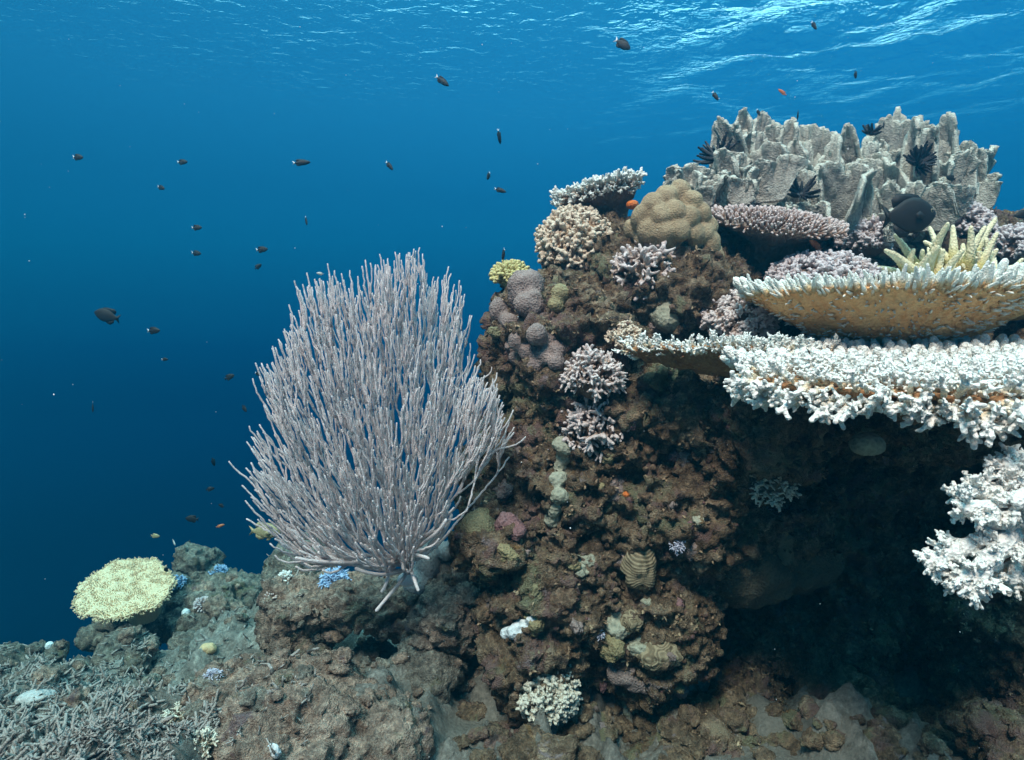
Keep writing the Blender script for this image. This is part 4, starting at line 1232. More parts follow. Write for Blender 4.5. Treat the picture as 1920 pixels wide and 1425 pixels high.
# ------------------------------------------------------------------ leafy coral on the reef top
def frond(root, b, t, wpx, Y, seed, yaw=0.0, lean=0.0):
    r_ = np.random.default_rng(seed)
    s = Y / FPX
    pb, pt = np.array(at(b[0], b[1], Y)), np.array(at(t[0], t[1], Y))
    h = np.linalg.norm(pt - pb)
    wd = wpx * s
    nu, nv = 72, 40
    u, v = np.meshgrid(np.linspace(-1, 1, nu), np.linspace(0, 1, nv))
    u, v = u.ravel(), v.ravel()
    curl = r_.uniform(-0.5, 0.5)
    ph = r_.uniform(0, 6.28, 6)
    nlobe = int(r_.integers(2, 4))
    lu = np.linspace(-0.52, 0.52, nlobe) + r_.normal(size=nlobe) * 0.07
    lr = r_.uniform(0.44, 0.60, nlobe)
    lc = 0.62 + r_.uniform(-0.16, 0.12, nlobe)
    lobe = np.stack([np.where(np.abs(u - a_) < r0_, c_k + 0.75 * np.sqrt(np.clip(r0_ ** 2 - (u - a_) ** 2, 0, None)), 0.42) for a_, r0_, c_k in zip(lu, lr, lc)])
    edge = lobe.max(0)
    edge = edge / edge.max() + 0.018 * (np.abs(np.sin(9 * u + ph[1])) - 0.5) + 0.010 * np.sin(31 * u + ph[2])
    wgt_ = np.exp(-((u[None] - lu[:, None]) / 0.30) ** 2)
    push = (wgt_ * r_.uniform(-1, 1, nlobe)[:, None]).sum(0)
    X = u * wd * 0.5 * (0.55 + 0.45 * v ** 0.6)
    Z = v * h * edge * (0.96 + 0.06 * r_.random())
    ruff = (0.30 + 0.7 * v) * v
    Yo = wd * (0.20 * np.sin(2.2 * u + ph[3]) + 0.16 * push + 0.03 * np.sin(6.0 * u + ph[4] + 1.5 * v)) * ruff + 0.025 * wd * np.sin(13 * u + ph[5]) * v ** 2 + wd * (0.04 * np.sin(15 * u + ph[1]) + 0.025 * np.sin(27 * u + ph[0])) * v ** 5 + curl * wd * np.clip(v - 0.72, 0, 1) ** 1.5 * 1.2 + lean * h * v ** 1.5
    c_, s_ = math.cos(yaw), math.sin(yaw)
    side = unit(pt - pb)
    X = X + 0.012 * fbm(np.stack([u * 3, v * 3, np.full_like(u, seed)], 1), 2, 9) * (v > 0.1)
    V = pb + np.stack([X * c_ - Yo * s_, X * s_ + Yo * c_, np.zeros_like(X)], 1) + Z[:, None] * side
    i, j = np.meshgrid(np.arange(nv - 1), np.arange(nu - 1), indexing='ij')
    F = np.stack([i * nu + j, i * nu + j + 1, (i + 1) * nu + j + 1, (i + 1) * nu + j], -1).reshape(-1, 4)
    N = normals(V, F)
    th = 0.007 + 0.004 * v ** 3
    bmp = 0.002 * fbm(V * 55, 3, seed) + 0.004 * fbm(V * 15, 2, seed + 5)
    A = V + N * (th + bmp)[:, None]
    Bk = V - N * (th - bmp)[:, None]
    n = len(V)
    rim = list(range(nu)) + [k * nu + nu - 1 for k in range(1, nv)] + [(nv - 1) * nu + k for k in range(nu - 2, -1, -1)] + [k * nu for k in range(nv - 2, 0, -1)]
    rim = np.array(rim)
    rn = np.roll(rim, -1)
    Fr = np.stack([rim, rn, rn + n, rim + n], 1)
    VV = np.vstack([A, Bk])
    FF = np.vstack([F, F[:, ::-1] + n, Fr[:, ::-1]])
    tipv = np.maximum(v, np.abs(u) * (v > 0.3) * 0.97)
    part('frond', VV, FF, M_LEAF, root, {'tip': np.concatenate([tipv, tipv])})
LEAFY = [
    ('small grey leafy coral clump on the reef crest just above the lobed coral', [(1285, 372, 1285, 308, 62, 3.45), (1318, 372, 1322, 326, 50, 3.42), (1268, 375, 1266, 338, 40, 3.42), (1300, 380, 1300, 345, 60, 3.36)]),
    ('tall grey leafy coral with three rounded peaks at the left of the reef crest', [(1378, 345, 1372, 226, 66, 3.75), (1408, 345, 1408, 210, 58, 3.8), (1440, 345, 1448, 222, 66, 3.8), (1395, 350, 1390, 262, 80, 3.7), (1470, 350, 1478, 262, 60, 3.78)]),
    ('fan-shaped greenish-grey leafy coral in front of the three-peaked one', [(1405, 366, 1408, 276, 112, 3.52), (1372, 372, 1366, 312, 60, 3.48), (1430, 372, 1446, 312, 62, 3.46)]),
    ('broad grey leafy coral wall along the middle of the reef crest', [(1510, 400, 1508, 238, 84, 3.8), (1548, 400, 1550, 248, 80, 3.85), (1585, 405, 1583, 252, 70, 3.8), (1610, 405, 1622, 242, 66, 3.85), (1530, 410, 1524, 292, 100, 3.68),
      (1570, 420, 1575, 300, 110, 3.66), (1625, 420, 1628, 290, 100, 3.7), (1548, 430, 1545, 348, 90, 3.6), (1500, 380, 1488, 300, 60, 3.64), (1610, 440, 1606, 362, 100, 3.58), (1500, 425, 1498, 376, 60, 3.5)]),
    ('tallest grey leafy coral tower toward the right of the reef crest', [(1672, 400, 1664, 226, 66, 3.8), (1706, 400, 1714, 204, 72, 3.85), (1740, 400, 1746, 226, 60, 3.82), (1665, 430, 1655, 320, 80, 3.66), (1690, 440, 1684, 386, 60, 3.55), (1658, 440, 1650, 400, 34, 3.4)]),
    ('leafy grey coral at the far right end of the reef crest', [(1790, 385, 1786, 262, 84, 3.82), (1808, 380, 1826, 280, 74, 3.78), (1822, 372, 1846, 318, 46, 3.74), (1780, 420, 1776, 330, 90, 3.7), (1808, 392, 1820, 340, 80, 3.68), (1745, 430, 1742, 372, 70, 3.7)]),
]
k = 0
for lab, fr in LEAFY:
    f0 = fr[0]
    root = thing('leafy_coral', lab, 'coral', at(f0[0], f0[1], f0[5]))
    for (bx, by, tx, ty, wp, Y) in fr:
        k += 1
        frond(root, (bx, by + 14), (tx, ty), wp * 1.2, Y, 300 + k, yaw=random.uniform(-0.6, 0.6), lean=random.uniform(-0.15, 0.05))
        for e in range(2):
            dx = ((k + e) % 2 * 2 - 1) * wp * random.uniform(0.30, 0.48)
            if tx + dx > 1845: dx = -abs(dx)
            frond(root, (bx + dx * 0.7, by + 14), (tx + dx * 1.1, ty + (by - ty) * random.uniform(0.06, 0.32)), wp * random.uniform(0.6, 0.95), Y + random.uniform(-0.28, 0.08), 600 + 7 * k + e,
                  yaw=random.uniform(-0.9, 0.9), lean=random.uniform(-0.4, 0.1))

# ------------------------------------------------------------------ feather stars
def feather_star(label, px, py, Y, rpx, n, up=(0, -0.4, 1), wide=1.0):
    P = np.array(at(px, py, Y))
    s = Y / FPX
    root = thing('feather_star', label, 'feather star', tuple(P))
    V, F = blobs([(tuple(P), (0.018, 0.018, 0.014))], 2)
    part('disc', V, F, M_BLACK, root)
    x, y, z = basis(up)
    for k in range(n):
        a = k * 2.4 + random.uniform(-0.3, 0.3)
        el = random.uniform(0.05, 1.0)
        d = unit(x * math.cos(a) * wide + y * math.sin(a) + z * el * 1.3)
        L = rpx * s * random.uniform(0.75, 1.1)
        end = P + d * L
        curl = z * L * random.uniform(-0.25, 0.35)
        C_ = bez(P, P + d * L * 0.35 - z * L * 0.12, P + d * L * 0.75, end + curl * 0.6, 18)
        V, F, t = tube(C_, np.full(18, 0.0030), 4)
        kk = np.arange(len(V))
        ring, col = kk // 4, kk % 4
        c = V.reshape(-1, 4, 3).mean(1)[ring]
        w_ = np.where(col % 2 == 0, 2.6 + 1.6 * (ring % 2), 0.8) * np.clip(1.35 - t, 0.5, 1)
        part('arm', c + (V - c) * w_[:, None], F, M_BLACK, root)
feather_star('black feather star with spread arms at the left end of the reef crest', 1345, 296, 3.55, 44, 26, up=(-0.5, -0.4, 0.8))
feather_star('dark feather star with spidery arms behind the pink table coral', 1502, 366, 3.32, 36, 22, up=(0, -0.7, 0.6))
feather_star('large black feather star clinging to the tallest leafy coral, over the big fish', 1722, 308, 3.5, 34, 60, up=(0, -1, 0.35), wide=0.6)
feather_star('tiny black feather star peeking over the notch beside the leafy tower', 1635, 250, 3.75, 20, 14)

# ------------------------------------------------------------------ fish
def fin_plate(pts, th, y0=0.0):
    """outline in the x-z plane -> thin wedge"""
    p = np.array(pts, float)
    n = len(p)
    c = p.mean(0)
    A = np.stack([p[:, 0], np.full(n, y0 - th * 0.25), p[:, 1]], 1)
    Bk = A + np.array([0, th * 0.5, 0])
    V = np.vstack([A, Bk, [[c[0], y0 - th, c[1]]], [[c[0], y0 + th, c[1]]]])
    F = [[i, (i + 1) % n, 2 * n] for i in range(n)] + [[n + (i + 1) % n, n + i, 2 * n + 1] for i in range(n)]
    F += [[i, n + i, n + (i + 1) % n] for i in range(n)] + [[i, n + (i + 1) % n, (i + 1) % n] for i in range(n)]
    return V, np.array(F)
def fish_meshes(name, depth, mat_body, mat_tail, mat_fin, fork=0.10, width=0.15):
    xs = np.array([0.5, 0.47, 0.42, 0.34, 0.22, 0.08, -0.06, -0.18, -0.27, -0.33, -0.36])
    hh = np.array([0.02, 0.20, 0.42, 0.68, 0.93, 1.0, 0.90, 0.66, 0.42, 0.28, 0.25]) * depth * 0.5
    ww = np.array([0.03, 0.30, 0.55, 0.82, 1.0, 0.98, 0.80, 0.55, 0.33, 0.20, 0.14]) * width * 0.5
    k = 16
    th = np.arange(k) * 2 * math.pi / k
    V = np.concatenate([np.stack([np.full(k, x), w * np.cos(th), h * np.sin(th) + 0.01 * math.sin(3 * x)], 1) for x, h, w in zip(xs, hh, ww)])
    m = len(xs)
    i, j = np.meshgrid(np.arange(m - 1), np.arange(k), indexing='ij')
    F = np.stack([i * k + j, i * k + (j + 1) % k, (i + 1) * k + (j + 1) % k, (i + 1) * k + j], -1).reshape(-1, 4)
    d = depth * 0.5
    body = mesh_np(name + '_body', V, [F, np.array([list(range(k))[::-1]]), np.array([[(m - 1) * k + q for q in range(k)]])], mat_body)
    tail = mesh_np('tail_fin', *fin_plate([(-0.33, d * 0.22), (-0.40, d * 0.45), (-0.50, d * 0.72), (-0.50 + fork * 0.4, d * 0.30), (-0.50 + fork, 0), (-0.50 + fork * 0.4, -d * 0.30), (-0.50, -d * 0.72), (-0.40, -d * 0.45), (-0.33, -d * 0.22)], 0.012), mat_tail)
    dors = mesh_np('dorsal_fin', *fin_plate([(0.26, d * 0.82), (0.18, d * 1.10), (0.05, d * 1.20), (-0.10, d * 1.20), (-0.22, d * 1.22), (-0.31, d * 0.86), (-0.28, d * 0.42), (-0.1, d * 0.78), (0.1, d * 0.9)], 0.010), mat_fin)
    anal = mesh_np('anal_fin', *fin_plate([(0.02, -d * 0.92), (-0.06, -d * 1.16), (-0.18, -d * 1.22), (-0.29, -d * 0.80), (-0.28, -d * 0.40), (-0.12, -d * 0.72)], 0.010), mat_fin)
    pelv = mesh_np('pelvic_fin', *fin_plate([(0.20, -d * 0.88), (0.14, -d * 1.25), (0.04, -d * 1.3), (0.08, -d * 0.9)], 0.008), mat_fin)
    pv, pf = fin_plate([(0.22, -0.02), (0.12, 0.05), (0.03, 0.0), (0.06, -0.09), (0.16, -0.09)], 0.006)
    pecs = []
    for s in (-1, 1):
        q = pv.copy()
        q[:, 1] += s * (width * 0.5 + 0.02 + (0.22 - q[:, 0]) * 0.18) - s * 0.012
        pecs.append(mesh_np('pectoral_fin', q, pf, mat_fin))
    eyes, rings = [], []
    V0, F0 = ico(2)
    for s in (-1, 1):
        c = np.array([0.385, s * width * 0.5 * 0.62, d * 0.18])
        eyes.append(mesh_np('eye', V0 * np.array([0.026, 0.016, 0.026]) + c, F0, M_EYE))
        rings.append(mesh_np('eye_ring', V0 * np.array([0.036, 0.012, 0.036]) + c, F0, M_EYER))
    return dict(body=body, tail=tail, dorsal=dors, anal=anal, pelvic=pelv, pecs=pecs, eyes=eyes, rings=rings)
FK = {'dark': fish_meshes('fish', 0.46, M_DFISH, M_DFIN, M_DFIN, 0.12), 'whitetail': fish_meshes('fish', 0.44, M_DFISH, M_WFIN, M_DFIN, 0.13),
      'slim': fish_meshes('fish', 0.30, M_DFISH, M_WFIN, M_DFIN, 0.13), 'big': fish_meshes('fish', 0.60, M_DFISH, M_DFIN, M_DFIN, 0.14, 0.17),
      'orange': fish_meshes('fish', 0.30, M_OFISH, M_OFISH, M_OFISH, 0.15), 'yellow': fish_meshes('fish', 0.44, M_YFISH, M_YFISH, M_YFISH, 0.16), 'pale': fish_meshes('fish', 0.34, M_PFISH, M_PFISH, M_PFISH, 0.14)}
def fish(label, px, py, lpx, yaw, pitch, Y, kind, full=False, group='small reef fish in open water', roll=0.0):
    P = at(px, py, Y)
    L = lpx * Y / FPX
    o = bpy.data.objects.new('fish', None)
    COL.objects.link(o)
    o.empty_display_size = 0.03
    o.location = P
    tag(o, label, 'fish', group)
    M = Matrix.Rotation(math.radians(yaw), 4, 'Z') @ Matrix.Rotation(-math.radians(pitch), 4, 'Y') @ Matrix.Rotation(math.radians(roll), 4, 'X') @ Matrix.Scale(L, 4)
    k = FK[kind]
    def p(n, me):
        q = bpy.data.objects.new(n, me)
        COL.objects.link(q)
        q.parent = o
        q.matrix_basis = M
    p('body', k['body']); p('tail_fin', k['tail']); p('dorsal_fin', k['dorsal']); p('anal_fin', k['anal'])
    if full:
        p('pelvic_fin', k['pelvic'])
        for me in k['pecs']: p('pectoral_fin', me)
        for me in k['eyes']: p('eye', me)
        for me in k['rings']: p('eye_ring', me)
fish('large dark oval fish in front of the leafy coral tower, above the finger coral', 1704, 404, 112, 8, 4, 2.75, 'big', True, None)
fish('yellowish fish half hidden behind the lower left of the sea fan', 497, 996, 62, 0, -2, 3.9, 'yellow', True, None)
fish('slender orange fish in the gap under the pink table coral', 1529, 459, 40, 205, 28, 3.0, 'orange', True, None)
FISH = [
    ('small white-tailed fish highest of the pair at the far left of the open water', 146, 295, 23, -10, -6, 4.6, 'whitetail'),
    ('tiny white-tailed fish due right of the far left one', 342, 304, 20, 0, 2, 4.8, 'whitetail'),
    ('tiny round dark fish just below and left of a white-tailed one, upper left water', 302, 352, 17, -15, -20, 4.8, 'whitetail'),
    ('slim dark fish with forked white tail high above the left half of the sea fan', 565, 305, 34, 4, 3, 4.2, 'slim'),
    ('small upright fish diving steeply, straight above the left edge of the sea fan', 574, 414, 20, -50, -68, 4.6, 'slim'),
    ('tiny white-tailed fish, upper of the two stacked left of the sea fan top', 369, 427, 20, 0, 0, 4.9, 'whitetail'),
    ('faint dark fish, lower of the two stacked left of the sea fan top', 368, 475, 20, -8, -8, 5.4, 'whitetail'),
    ('small dark fish swimming level near the upper left tip of the sea fan', 491, 468, 23, 0, 4, 4.8, 'whitetail'),
    ('blurred faint fish just under the level-swimming one by the sea fan tip', 484, 500, 16, 30, 40, 5.8, 'dark'),
    ('pale small fish hovering just over the upper left sea fan tips', 600, 513, 14, 180, 10, 3.4, 'pale'),
    ('slim diving fish between the sea fan top and the distant surface glints', 730, 311, 24, -25, -48, 4.0, 'slim'),
    ('slim white-tailed fish diving below the faint glints at mid surface', 829, 152, 34, -15, -40, 3.8, 'slim'),
    ('dark upright fish in open water midway above the sea fan and reef', 936, 256, 27, 60, -72, 3.8, 'whitetail'),
    ('small dark fish, upper of the two left of the small white-topped table coral', 916, 330, 18, 235, -60, 3.9, 'whitetail'),
    ('small white-tailed fish, lower of the two left of the small white-topped table coral', 938, 357, 25, -15, -20, 3.8, 'slim'),
    ('black fish with white tail hovering over the yellow crust coral', 944, 477, 26, 250, -62, 3.0, 'whitetail'),
    ('grey fish close under the bright glints at the top of the water', 1167, 83, 36, -15, -38, 3.6, 'whitetail'),
    ('small fish near the picture top among the brightest surface glints', 1526, 48, 22, -60, -60, 3.6, 'slim'),
    ('tiny upright fish high over the right end of the reef crest', 1604, 140, 16, -80, -78, 3.8, 'dark'),
    ('slim diving fish left of the orange-pink one above the leafy coral', 1341, 180, 22, -30, -58, 3.8, 'slim'),
    ('slim pale orange fish under the surface glints above the reef crest', 1467, 173, 20, 190, 30, 3.7, 'orange'),
    ('tiny black fish just behind the peaks of the three-peaked leafy coral', 1422, 211, 17, -60, -60, 3.7, 'slim'),
    ('tiny upright fish over the notch right of the three-peaked leafy coral', 1496, 215, 18, 80, -76, 3.7, 'dark'),
    ('small black fish perched at the left shoulder of the leafy coral tower', 1657, 236, 18, 60, 70, 3.65, 'dark'),
    ('small black fish in front of the far right leafy coral', 1783, 334, 22, 190, 10, 3.4, 'dark'),
    ('dark fish cut by the right picture edge beside the reef crest', 1918, 402, 30, 170, -10, 3.4, 'dark'),
    ('tiny dark fish over the cream-yellow finger coral tips', 1874, 462, 22, 200, 35, 2.8, 'dark'),
    ('long dark fish swimming left, largest in the deep water left of the sea fan', 201, 592, 54, 174, 14, 4.4, 'dark'),
    ('round black fish with forked white tail behind the long dark one', 288, 620, 26, -4, 0, 4.3, 'whitetail'),
    ('tiny fish with pale tail in deep water below the round black one', 309, 674, 13, 0, 0, 5.0, 'whitetail'),
    ('small dark fish in deep water close to the left edge of the sea fan', 430, 707, 21, 0, 22, 4.8, 'dark'),
    ('tiny fish touching the leftmost sea fan tip', 484, 701, 14, -10, -20, 4.4, 'whitetail'),
    ('small dark fish diving beside the left margin of the sea fan', 458, 766, 18, -30, -45, 5.0, 'dark'),
    ('dim upright fish alone in the deep water toward the left edge', 174, 763, 22, -60, -70, 5.0, 'slim'),
    ('dim upright fish high in the column of deep fish by the sea fan', 400, 866, 18, 70, -70, 5.2, 'dark'),
    ('dim round fish second in the column of deep fish by the sea fan', 394, 917, 16, 20, 10, 5.4, 'dark'),
    ('dim round fish third in the column of deep fish by the sea fan', 415, 948, 14, 160, 10, 5.4, 'dark'),
    ('long dim fish level with the yellowish fish, over the rock spire', 360, 973, 26, 180, 4, 5.0, 'dark'),
    ('small reddish fish between the long dim one and the yellowish fish', 413, 986, 16, 20, 15, 5.0, 'orange'),
    ('tiny yellow fish above the right rim of the yellow table coral', 291, 1005, 17, 10, -10, 4.8, 'yellow'),
    ('tiny pale fish just left of the top of the rock spire', 326, 1017, 15, -40, -40, 4.9, 'pale'),
    ('dim upright fish right of the top of the rock spire', 403, 1032, 20, 110, -60, 5.0, 'dark'),
    ('black little fish hugging the upper right rim of the yellow table coral', 311, 1068, 14, 60, -50, 4.4, 'dark'),
]
for f in FISH:
    fish(*f)

# ------------------------------------------------------------------ sticks of dead coral on the slope
TOP = BVHS[1:]
def drop(x, y, bvhs):
    best = None
    for b in bvhs:
        r = b.ray_cast(Vector((x, y, 2.0)), Vector((0, 0, -1)), 20.0)
        if r[0] is not None and (best is None or r[0].z > best[0].z):
            best = (r[0], r[1] if r[1].z > 0 else -r[1])
    return best
def stick_matrix(x, y, L):
    h = drop(x, y, TOP)
    if h is None:
        return None
    a = random.uniform(0, 6.283)
    d = Vector((math.cos(a), math.sin(a), random.choice((0.05, 0.2, 0.5, 0.9))))
    d = d - h[1] * d.dot(h[1]) * 0.6
    wd = L * random.uniform(0.75, 1.15)
    return frame_to(h[0] + h[1] * 0.008 - d.normalized() * L * 0.25, d, (wd, wd, L))
KIT['deadfork'] = [cluster(260 + s, 2, 0.10, 0.7, 0.035, (0.3, 0.6), 1) for s in range(8)]
ks = kit('deadfork', M_DEAD)
kit('stag', M_DEAD)
spots = []
while len(spots) < 9500:
    Y = 1.5 + 3.0 * random.random() ** 1.3
    x = random.uniform(-0.85, -0.30) * Y
    px = 960 + x / Y * FPX
    lim = 350 - (Y - 2.3) * 60 + 60 * math.sin(Y * 9)
    if (px < lim and random.random() < 1.25 - 0.55 * (Y - 2.0)) or random.random() < 0.05:
        spots.append((x, Y))
Ms = []
for x, Y in spots:
    M = stick_matrix(x, Y, random.choice((0.8, 1.0, 1.0, 1.5)) * random.uniform(0.024, 0.044))
    if M is not None:
        Ms.append(M)
Ms.sort(key=lambda M: M.translation.length)
front = [M for M in Ms if abs(math.atan2(M.translation.x, M.translation.y)) < 0.64 and M.translation.z / M.translation.y > -0.63][:300]
ids = set(id(M) for M in front)
for M in front:
    o = bpy.data.objects.new('dead_coral_stick', random.choice(ks))
    COL.objects.link(o)
    o.matrix_world = M
    tag(o, 'grey-brown dead coral stick lying in the rubble at the lower left', 'coral stick', 'dead coral sticks in the rubble')
V, F, t = merged_branches('stag', [M for M in Ms if id(M) not in ids])
link('coral_rubble', mesh_np('coral_rubble', V, F, M_DEAD, {'tip': t}), None, 'stuff')

# ------------------------------------------------------------------ small growth all over the rock
def surface_points(V, F, n, r_, facing=True):
    tri = V[F[:, :3]]
    q = V[F]
    c = q.mean(1)
    nn = np.cross(q[:, 2] - q[:, 0], q[:, 3] - q[:, 1]) * 0.5
    ar = np.linalg.norm(nn, axis=1) + 1e-12
    nn = nn / ar[:, None]
    wgt = ar.copy()
    if facing:
        to = -c / np.linalg.norm(c, axis=1)[:, None]
        wgt *= np.clip((nn * to).sum(1) + 0.25, 0, 1)
    k = r_.choice(len(F), n, p=wgt / wgt.sum())
    f = r_.random((n, 2))
    p = q[k, 0] * ((1 - f[:, 0]) * (1 - f[:, 1]))[:, None] + q[k, 1] * (f[:, 0] * (1 - f[:, 1]))[:, None] + q[k, 2] * (f[:, 0] * f[:, 1])[:, None] + q[k, 3] * ((1 - f[:, 0]) * f[:, 1])[:, None]
    return p, nn[k]
def tufts(P, N, r_, size):
    """each tuft: five leaning little blades"""
    n = len(P)
    k = 5
    P5, N5 = np.repeat(P, k, 0), np.repeat(N, k, 0)
    d = N5 + r_.normal(size=(n * k, 3)) * 0.75
    d /= np.linalg.norm(d, axis=1)[:, None]
    s = np.cross(d, r_.normal(size=(n * k, 3)))
    s /= np.linalg.norm(s, axis=1)[:, None] + 1e-9
    L = np.repeat(r_.uniform(*size, n), k) * r_.uniform(0.6, 1.1, n * k)
    b = P5 + s * 0 + r_.normal(size=(n * k, 3)) * 0.003 - N5 * 0.003
    w_ = L * 0.22
    v0, v1, v2, v3 = b - s * (w_ * 0.6)[:, None], b + s * (w_ * 0.6)[:, None], b + d * (L * 0.6)[:, None] + s * w_[:, None], b + d * (L * 0.6)[:, None] - s * w_[:, None]
    t2 = np.cross(d, s)
    v4 = b + d * L[:, None] + t2 * (L * 0.2)[:, None]
    V = np.stack([v0, v1, v2, v4, v3], 1).reshape(-1, 3)
    i = np.arange(n * k) * 5
    F = np.stack([i, i + 1, i + 2, i + 4], 1)
    F3 = np.stack([i + 4, i + 2, i + 3], 1)
    return V, [F, F3]
def turf_mat(name, a, b, c):
    m, t, bs = nodes(name, 0.9, 0.1)
    g = n_(t, 'ShaderNodeNewGeometry').outputs['Position']
    col = ramp(t, noise_fac(t, 7, 5, g, 0.7), [(0.34, a), (0.5, b), (0.66, c)])
    d = ramp(t, noise_fac(t, 60, 3, g), [(0.3, (0.6, 0.6, 0.6)), (0.7, (1.3, 1.3, 1.3))])
    t.links.new(mixc(t, 1.0, col, d, 'MULTIPLY'), bs.inputs['Base Color'])
    return m
M_TURF = turf_mat('turf', (0.24, 0.14, 0.105), (0.31, 0.215, 0.135), (0.42, 0.33, 0.22))
M_NODULE = rock_mat('nodule', [(0.3, (0.10, 0.06, 0.045)), (0.5, (0.24, 0.16, 0.11)), (0.65, (0.36, 0.27, 0.20)), (0.8, (0.30, 0.20, 0.20))], [((0.26, 0.13, 0.14), 9.0, 0.58), ((0.30, 0.26, 0.13), 8.0, 0.62)], 0.4, 1.6)
r_ = np.random.default_rng(44)
P, N = surface_points(OUT_V, OUT_F, 15000, r_)
keep = vnoise(P * 4.2, 101) + 0.35 * r_.normal(size=len(P)) > -0.15
V, F = tufts(P[keep], N[keep], r_, (0.010, 0.024))
link('turf_algae', mesh_np('turf_algae', V, F, M_TURF), None, 'stuff')
P, N = surface_points(OUT_V, OUT_F, 6000, r_)
V0, F0 = ico(2)
rad = r_.uniform(0.003, 0.014, len(P)) * r_.choice([0.7, 1.0, 1.3], len(P))
V = P[:, None, :] + V0[None] * (rad[:, None, None] * r_.uniform(0.65, 1.25, (len(P), 1, 3)))
V = V.reshape(-1, 3)
V = V + np.tile(V0, (len(P), 1)) * (0.0045 * fbm(V * 70, 2, 5))[:, None]
F = (F0[None] + (np.arange(len(P)) * len(V0))[:, None, None]).reshape(-1, 3)
link('encrusting_growth', mesh_np('encrusting_growth', V, F, M_NODULE), None, 'stuff')

# ------------------------------------------------------------------ specks drifting in the water
V0, F0 = ico(1)
Vs = []
for k in range(110):
    p = np.array(at(random.uniform(0, 1920), random.uniform(0, 1425), random.uniform(0.9, 2.4)))
    Vs.append((V0 * random.uniform(0.0004, 0.0011) * np.array([1, 1, random.uniform(0.7, 1.6)]) + p, F0))
V, F, _ = merge(Vs)
link('plankton_specks', mesh_np('plankton_specks', V, F, M_SPECK), None, 'stuff')

# ------------------------------------------------------------------ loose rubble rocks between the ledge and the boulders, and up the slope
rock_kit = []
for q in range(7):
    V, F = ico(4)
    V = V * np.array([1.0, 0.85, 0.65])
    Nn = normals(V, F)
    Pq = V * 1.3 + q * 7.7
    V = V + Nn * (0.30 * fbm(Pq, 3, 201) + 0.22 * (0.5 - worley(Pq * 2.2, 205)) + 0.09 * fbm(Pq * 6, 3, 209))[:, None]
    rock_kit.append(mesh_np('rubble_rock', V, F, M_FARROCK if q % 2 else M_BOULD))
LANDMARKS = [(1216, 1068, 'the tall ribbed brain coral'), (1230, 1222, 'the oblong brain coral'), (1174, 927, 'the tiny orange sponge'), (1045, 900, 'the grey-green sponge ridge'), (1116, 785, 'the pale pink branching coral'),
             (1112, 700, 'the pinkish bushy coral on the rock face'), (985, 555, 'the mauve coral dome'), (1050, 560, 'the mustard coral knob'), (975, 1178, 'the whitish sponge patch'), (1025, 1285, 'the cream tufted coral'),
             (900, 985, 'the round olive coral ball'), (1210, 520, 'the pinkish open-branched coral'), (975, 645, 'the brown coral lumps'), (1290, 680, 'the white coral tongue'), (1165, 1265, 'the mauve-brown coral lump'), (1450, 900, 'the dim white tuft in the cave'),
             (236, 1103, 'the yellow table coral'), (362, 1060, 'the rock spire'), (620, 1345, 'the big grey-brown boulder'), (445, 1305, 'the lower tan boulder'), (628, 1088, 'the bright blue tuft'), (535, 1085, 'the white-nubbed coral head'),
             (715, 1130, 'the dangling sea fan branch'), (850, 1140, 'the foot of the outcrop'), (62, 1310, 'the pale soft coral mound'), (95, 1225, 'the boulder with the white knob'), (390, 1215, 'the pale yellow coral lump'), (1610, 1345, 'the cave boulder'), (1890, 1400, 'the corner boulder')]
def where(px, py, skip=''):
    d, x, y, nm = min((math.hypot(px - x, py - y), x, y, nm) for x, y, nm in LANDMARKS)
    dx, dy = px - x, py - y
    far_ = 'close ' if d < 50 else ('well ' if d > 130 else '')
    if abs(dx) > 2 * abs(dy): w_ = 'right of' if dx > 0 else 'left of'
    elif abs(dy) > 2 * abs(dx): w_ = 'below' if dy > 0 else 'above'
    else: w_ = ('below ' if dy > 0 else 'above ') + ('right of' if dx > 0 else 'left of')
    return far_ + w_ + ' ' + nm
r3 = random.Random(5)
n_r = 0
for k in range(900):
    if n_r >= 150:
        break
    px, py = r3.uniform(20, 900), r3.uniform(1060, 1330)
    h = hit(px, py)
    if h is None or h[0].z > -0.85 or h[0].y > 6.5 or h[1].z < 0.15:
        continue
    s = h[0].y / FPX
    r = r3.choice((7, 9, 12, 16, 24)) * s * r3.uniform(0.8, 1.2)
    o = bpy.data.objects.new('rubble_rock', r3.choice(rock_kit))
    COL.objects.link(o)
    o.location = h[0] - Vector((0, 0, r * 0.15))
    o.rotation_euler = (r3.uniform(-0.5, 0.5), r3.uniform(-0.5, 0.5), r3.uniform(0, 6.28))
    o.scale = (r, r, r)
    tag(o, ('small ' if r / s < 11 else 'large ' if r / s > 17 else '') + 'rubble rock ' + where(px, py), 'rock', 'rubble rocks on the slope')
    n_r += 1

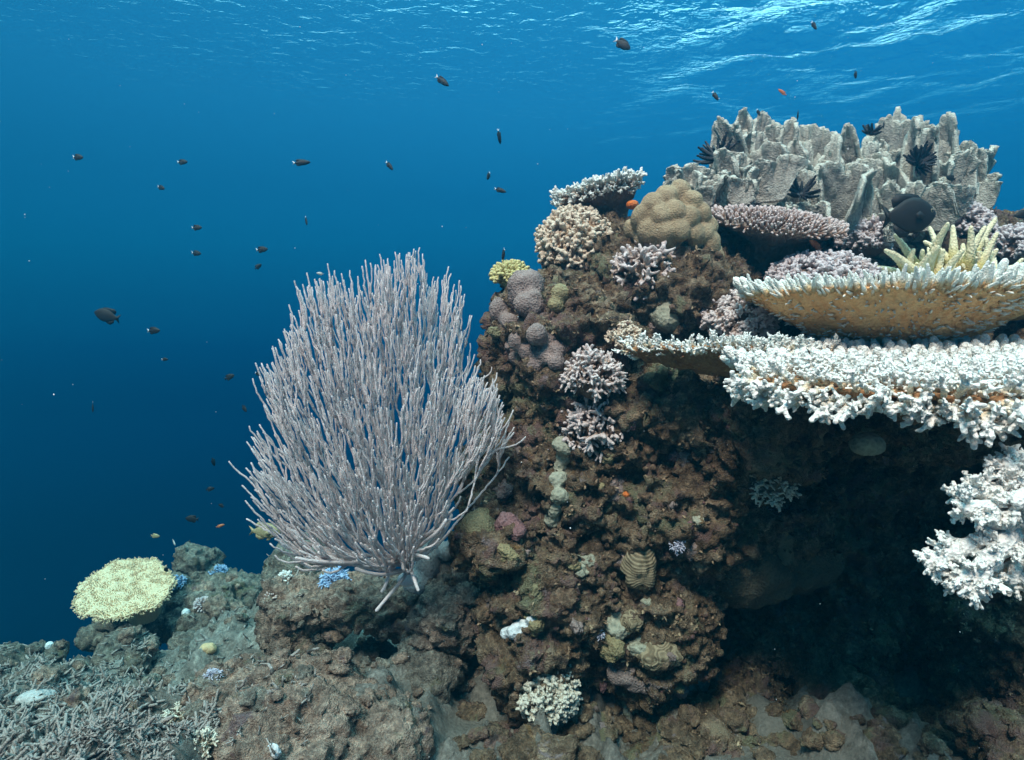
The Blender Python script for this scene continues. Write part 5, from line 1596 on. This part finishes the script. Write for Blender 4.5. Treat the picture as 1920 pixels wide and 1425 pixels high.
foot_kit = []  # rubble rocks in a darker material, standing in for shade on the floor
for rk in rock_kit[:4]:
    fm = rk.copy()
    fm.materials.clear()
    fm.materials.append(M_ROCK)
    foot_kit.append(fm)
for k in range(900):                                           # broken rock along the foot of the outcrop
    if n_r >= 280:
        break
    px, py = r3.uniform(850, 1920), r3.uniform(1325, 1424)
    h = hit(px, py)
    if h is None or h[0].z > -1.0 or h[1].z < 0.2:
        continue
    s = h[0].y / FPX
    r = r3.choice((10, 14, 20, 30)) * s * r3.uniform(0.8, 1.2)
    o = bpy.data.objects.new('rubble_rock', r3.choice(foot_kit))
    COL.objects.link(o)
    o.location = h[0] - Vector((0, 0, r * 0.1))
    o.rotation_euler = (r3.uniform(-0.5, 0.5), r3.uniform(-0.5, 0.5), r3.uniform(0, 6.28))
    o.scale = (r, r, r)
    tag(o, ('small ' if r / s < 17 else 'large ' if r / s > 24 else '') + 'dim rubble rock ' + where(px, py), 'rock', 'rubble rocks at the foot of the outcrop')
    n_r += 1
# ------------------------------------------------------------------ encrusted lumps all over the rock face
lump_kits = {}
for mname, mt in (('mauve', M_DOMEL), ('olive', M_DARKDOME), ('tan', M_KNOB), ('crust', M_CORALLINE), ('grey', M_SPONGE), ('rock', M_NODULE)):
    lump_kits[mname] = [mesh_np('encrusted_lump', *(lambda me: (np.array([v.co[:] for v in me.vertices]), np.array([p.vertices[:] for p in me.polygons])))(rk), mt) for rk in rock_kit[:3]]
n_l = 0
for k in range(900):
    if n_l >= 60:
        break
    px, py = r3.uniform(880, 1340), r3.uniform(600, 1330)
    h = hit(px, py, BVHS[:1])
    if h is None or h[0].y > 3.3:
        continue
    s = h[0].y / FPX
    r = r3.choice((9, 12, 16, 22, 28)) * s * r3.uniform(0.8, 1.2)
    kind = r3.choice(('mauve', 'olive', 'tan', 'crust', 'grey', 'rock', 'rock', 'mauve'))
    o = bpy.data.objects.new('encrusted_lump', r3.choice(lump_kits[kind]))
    COL.objects.link(o)
    o.location = h[0] - h[1] * r * 0.35
    o.rotation_euler = (h[1].to_track_quat('Z', 'Y') @ Quaternion((0, 0, 1), r3.uniform(0, 6.28))).to_euler()
    o.scale = (r, r * r3.uniform(0.7, 1.1), r)
    words_ = {'mauve': 'mauve', 'olive': 'olive', 'tan': 'mustard-tan', 'crust': 'dark red', 'grey': 'grey-green', 'rock': 'brown'}
    tag(o, ('small ' if r / s < 14 else 'large ' if r / s > 21 else '') + words_[kind] + ' lump ' + where(px, py), 'reef growth', words_[kind] + ' lumps on the rock face')
    n_l += 1
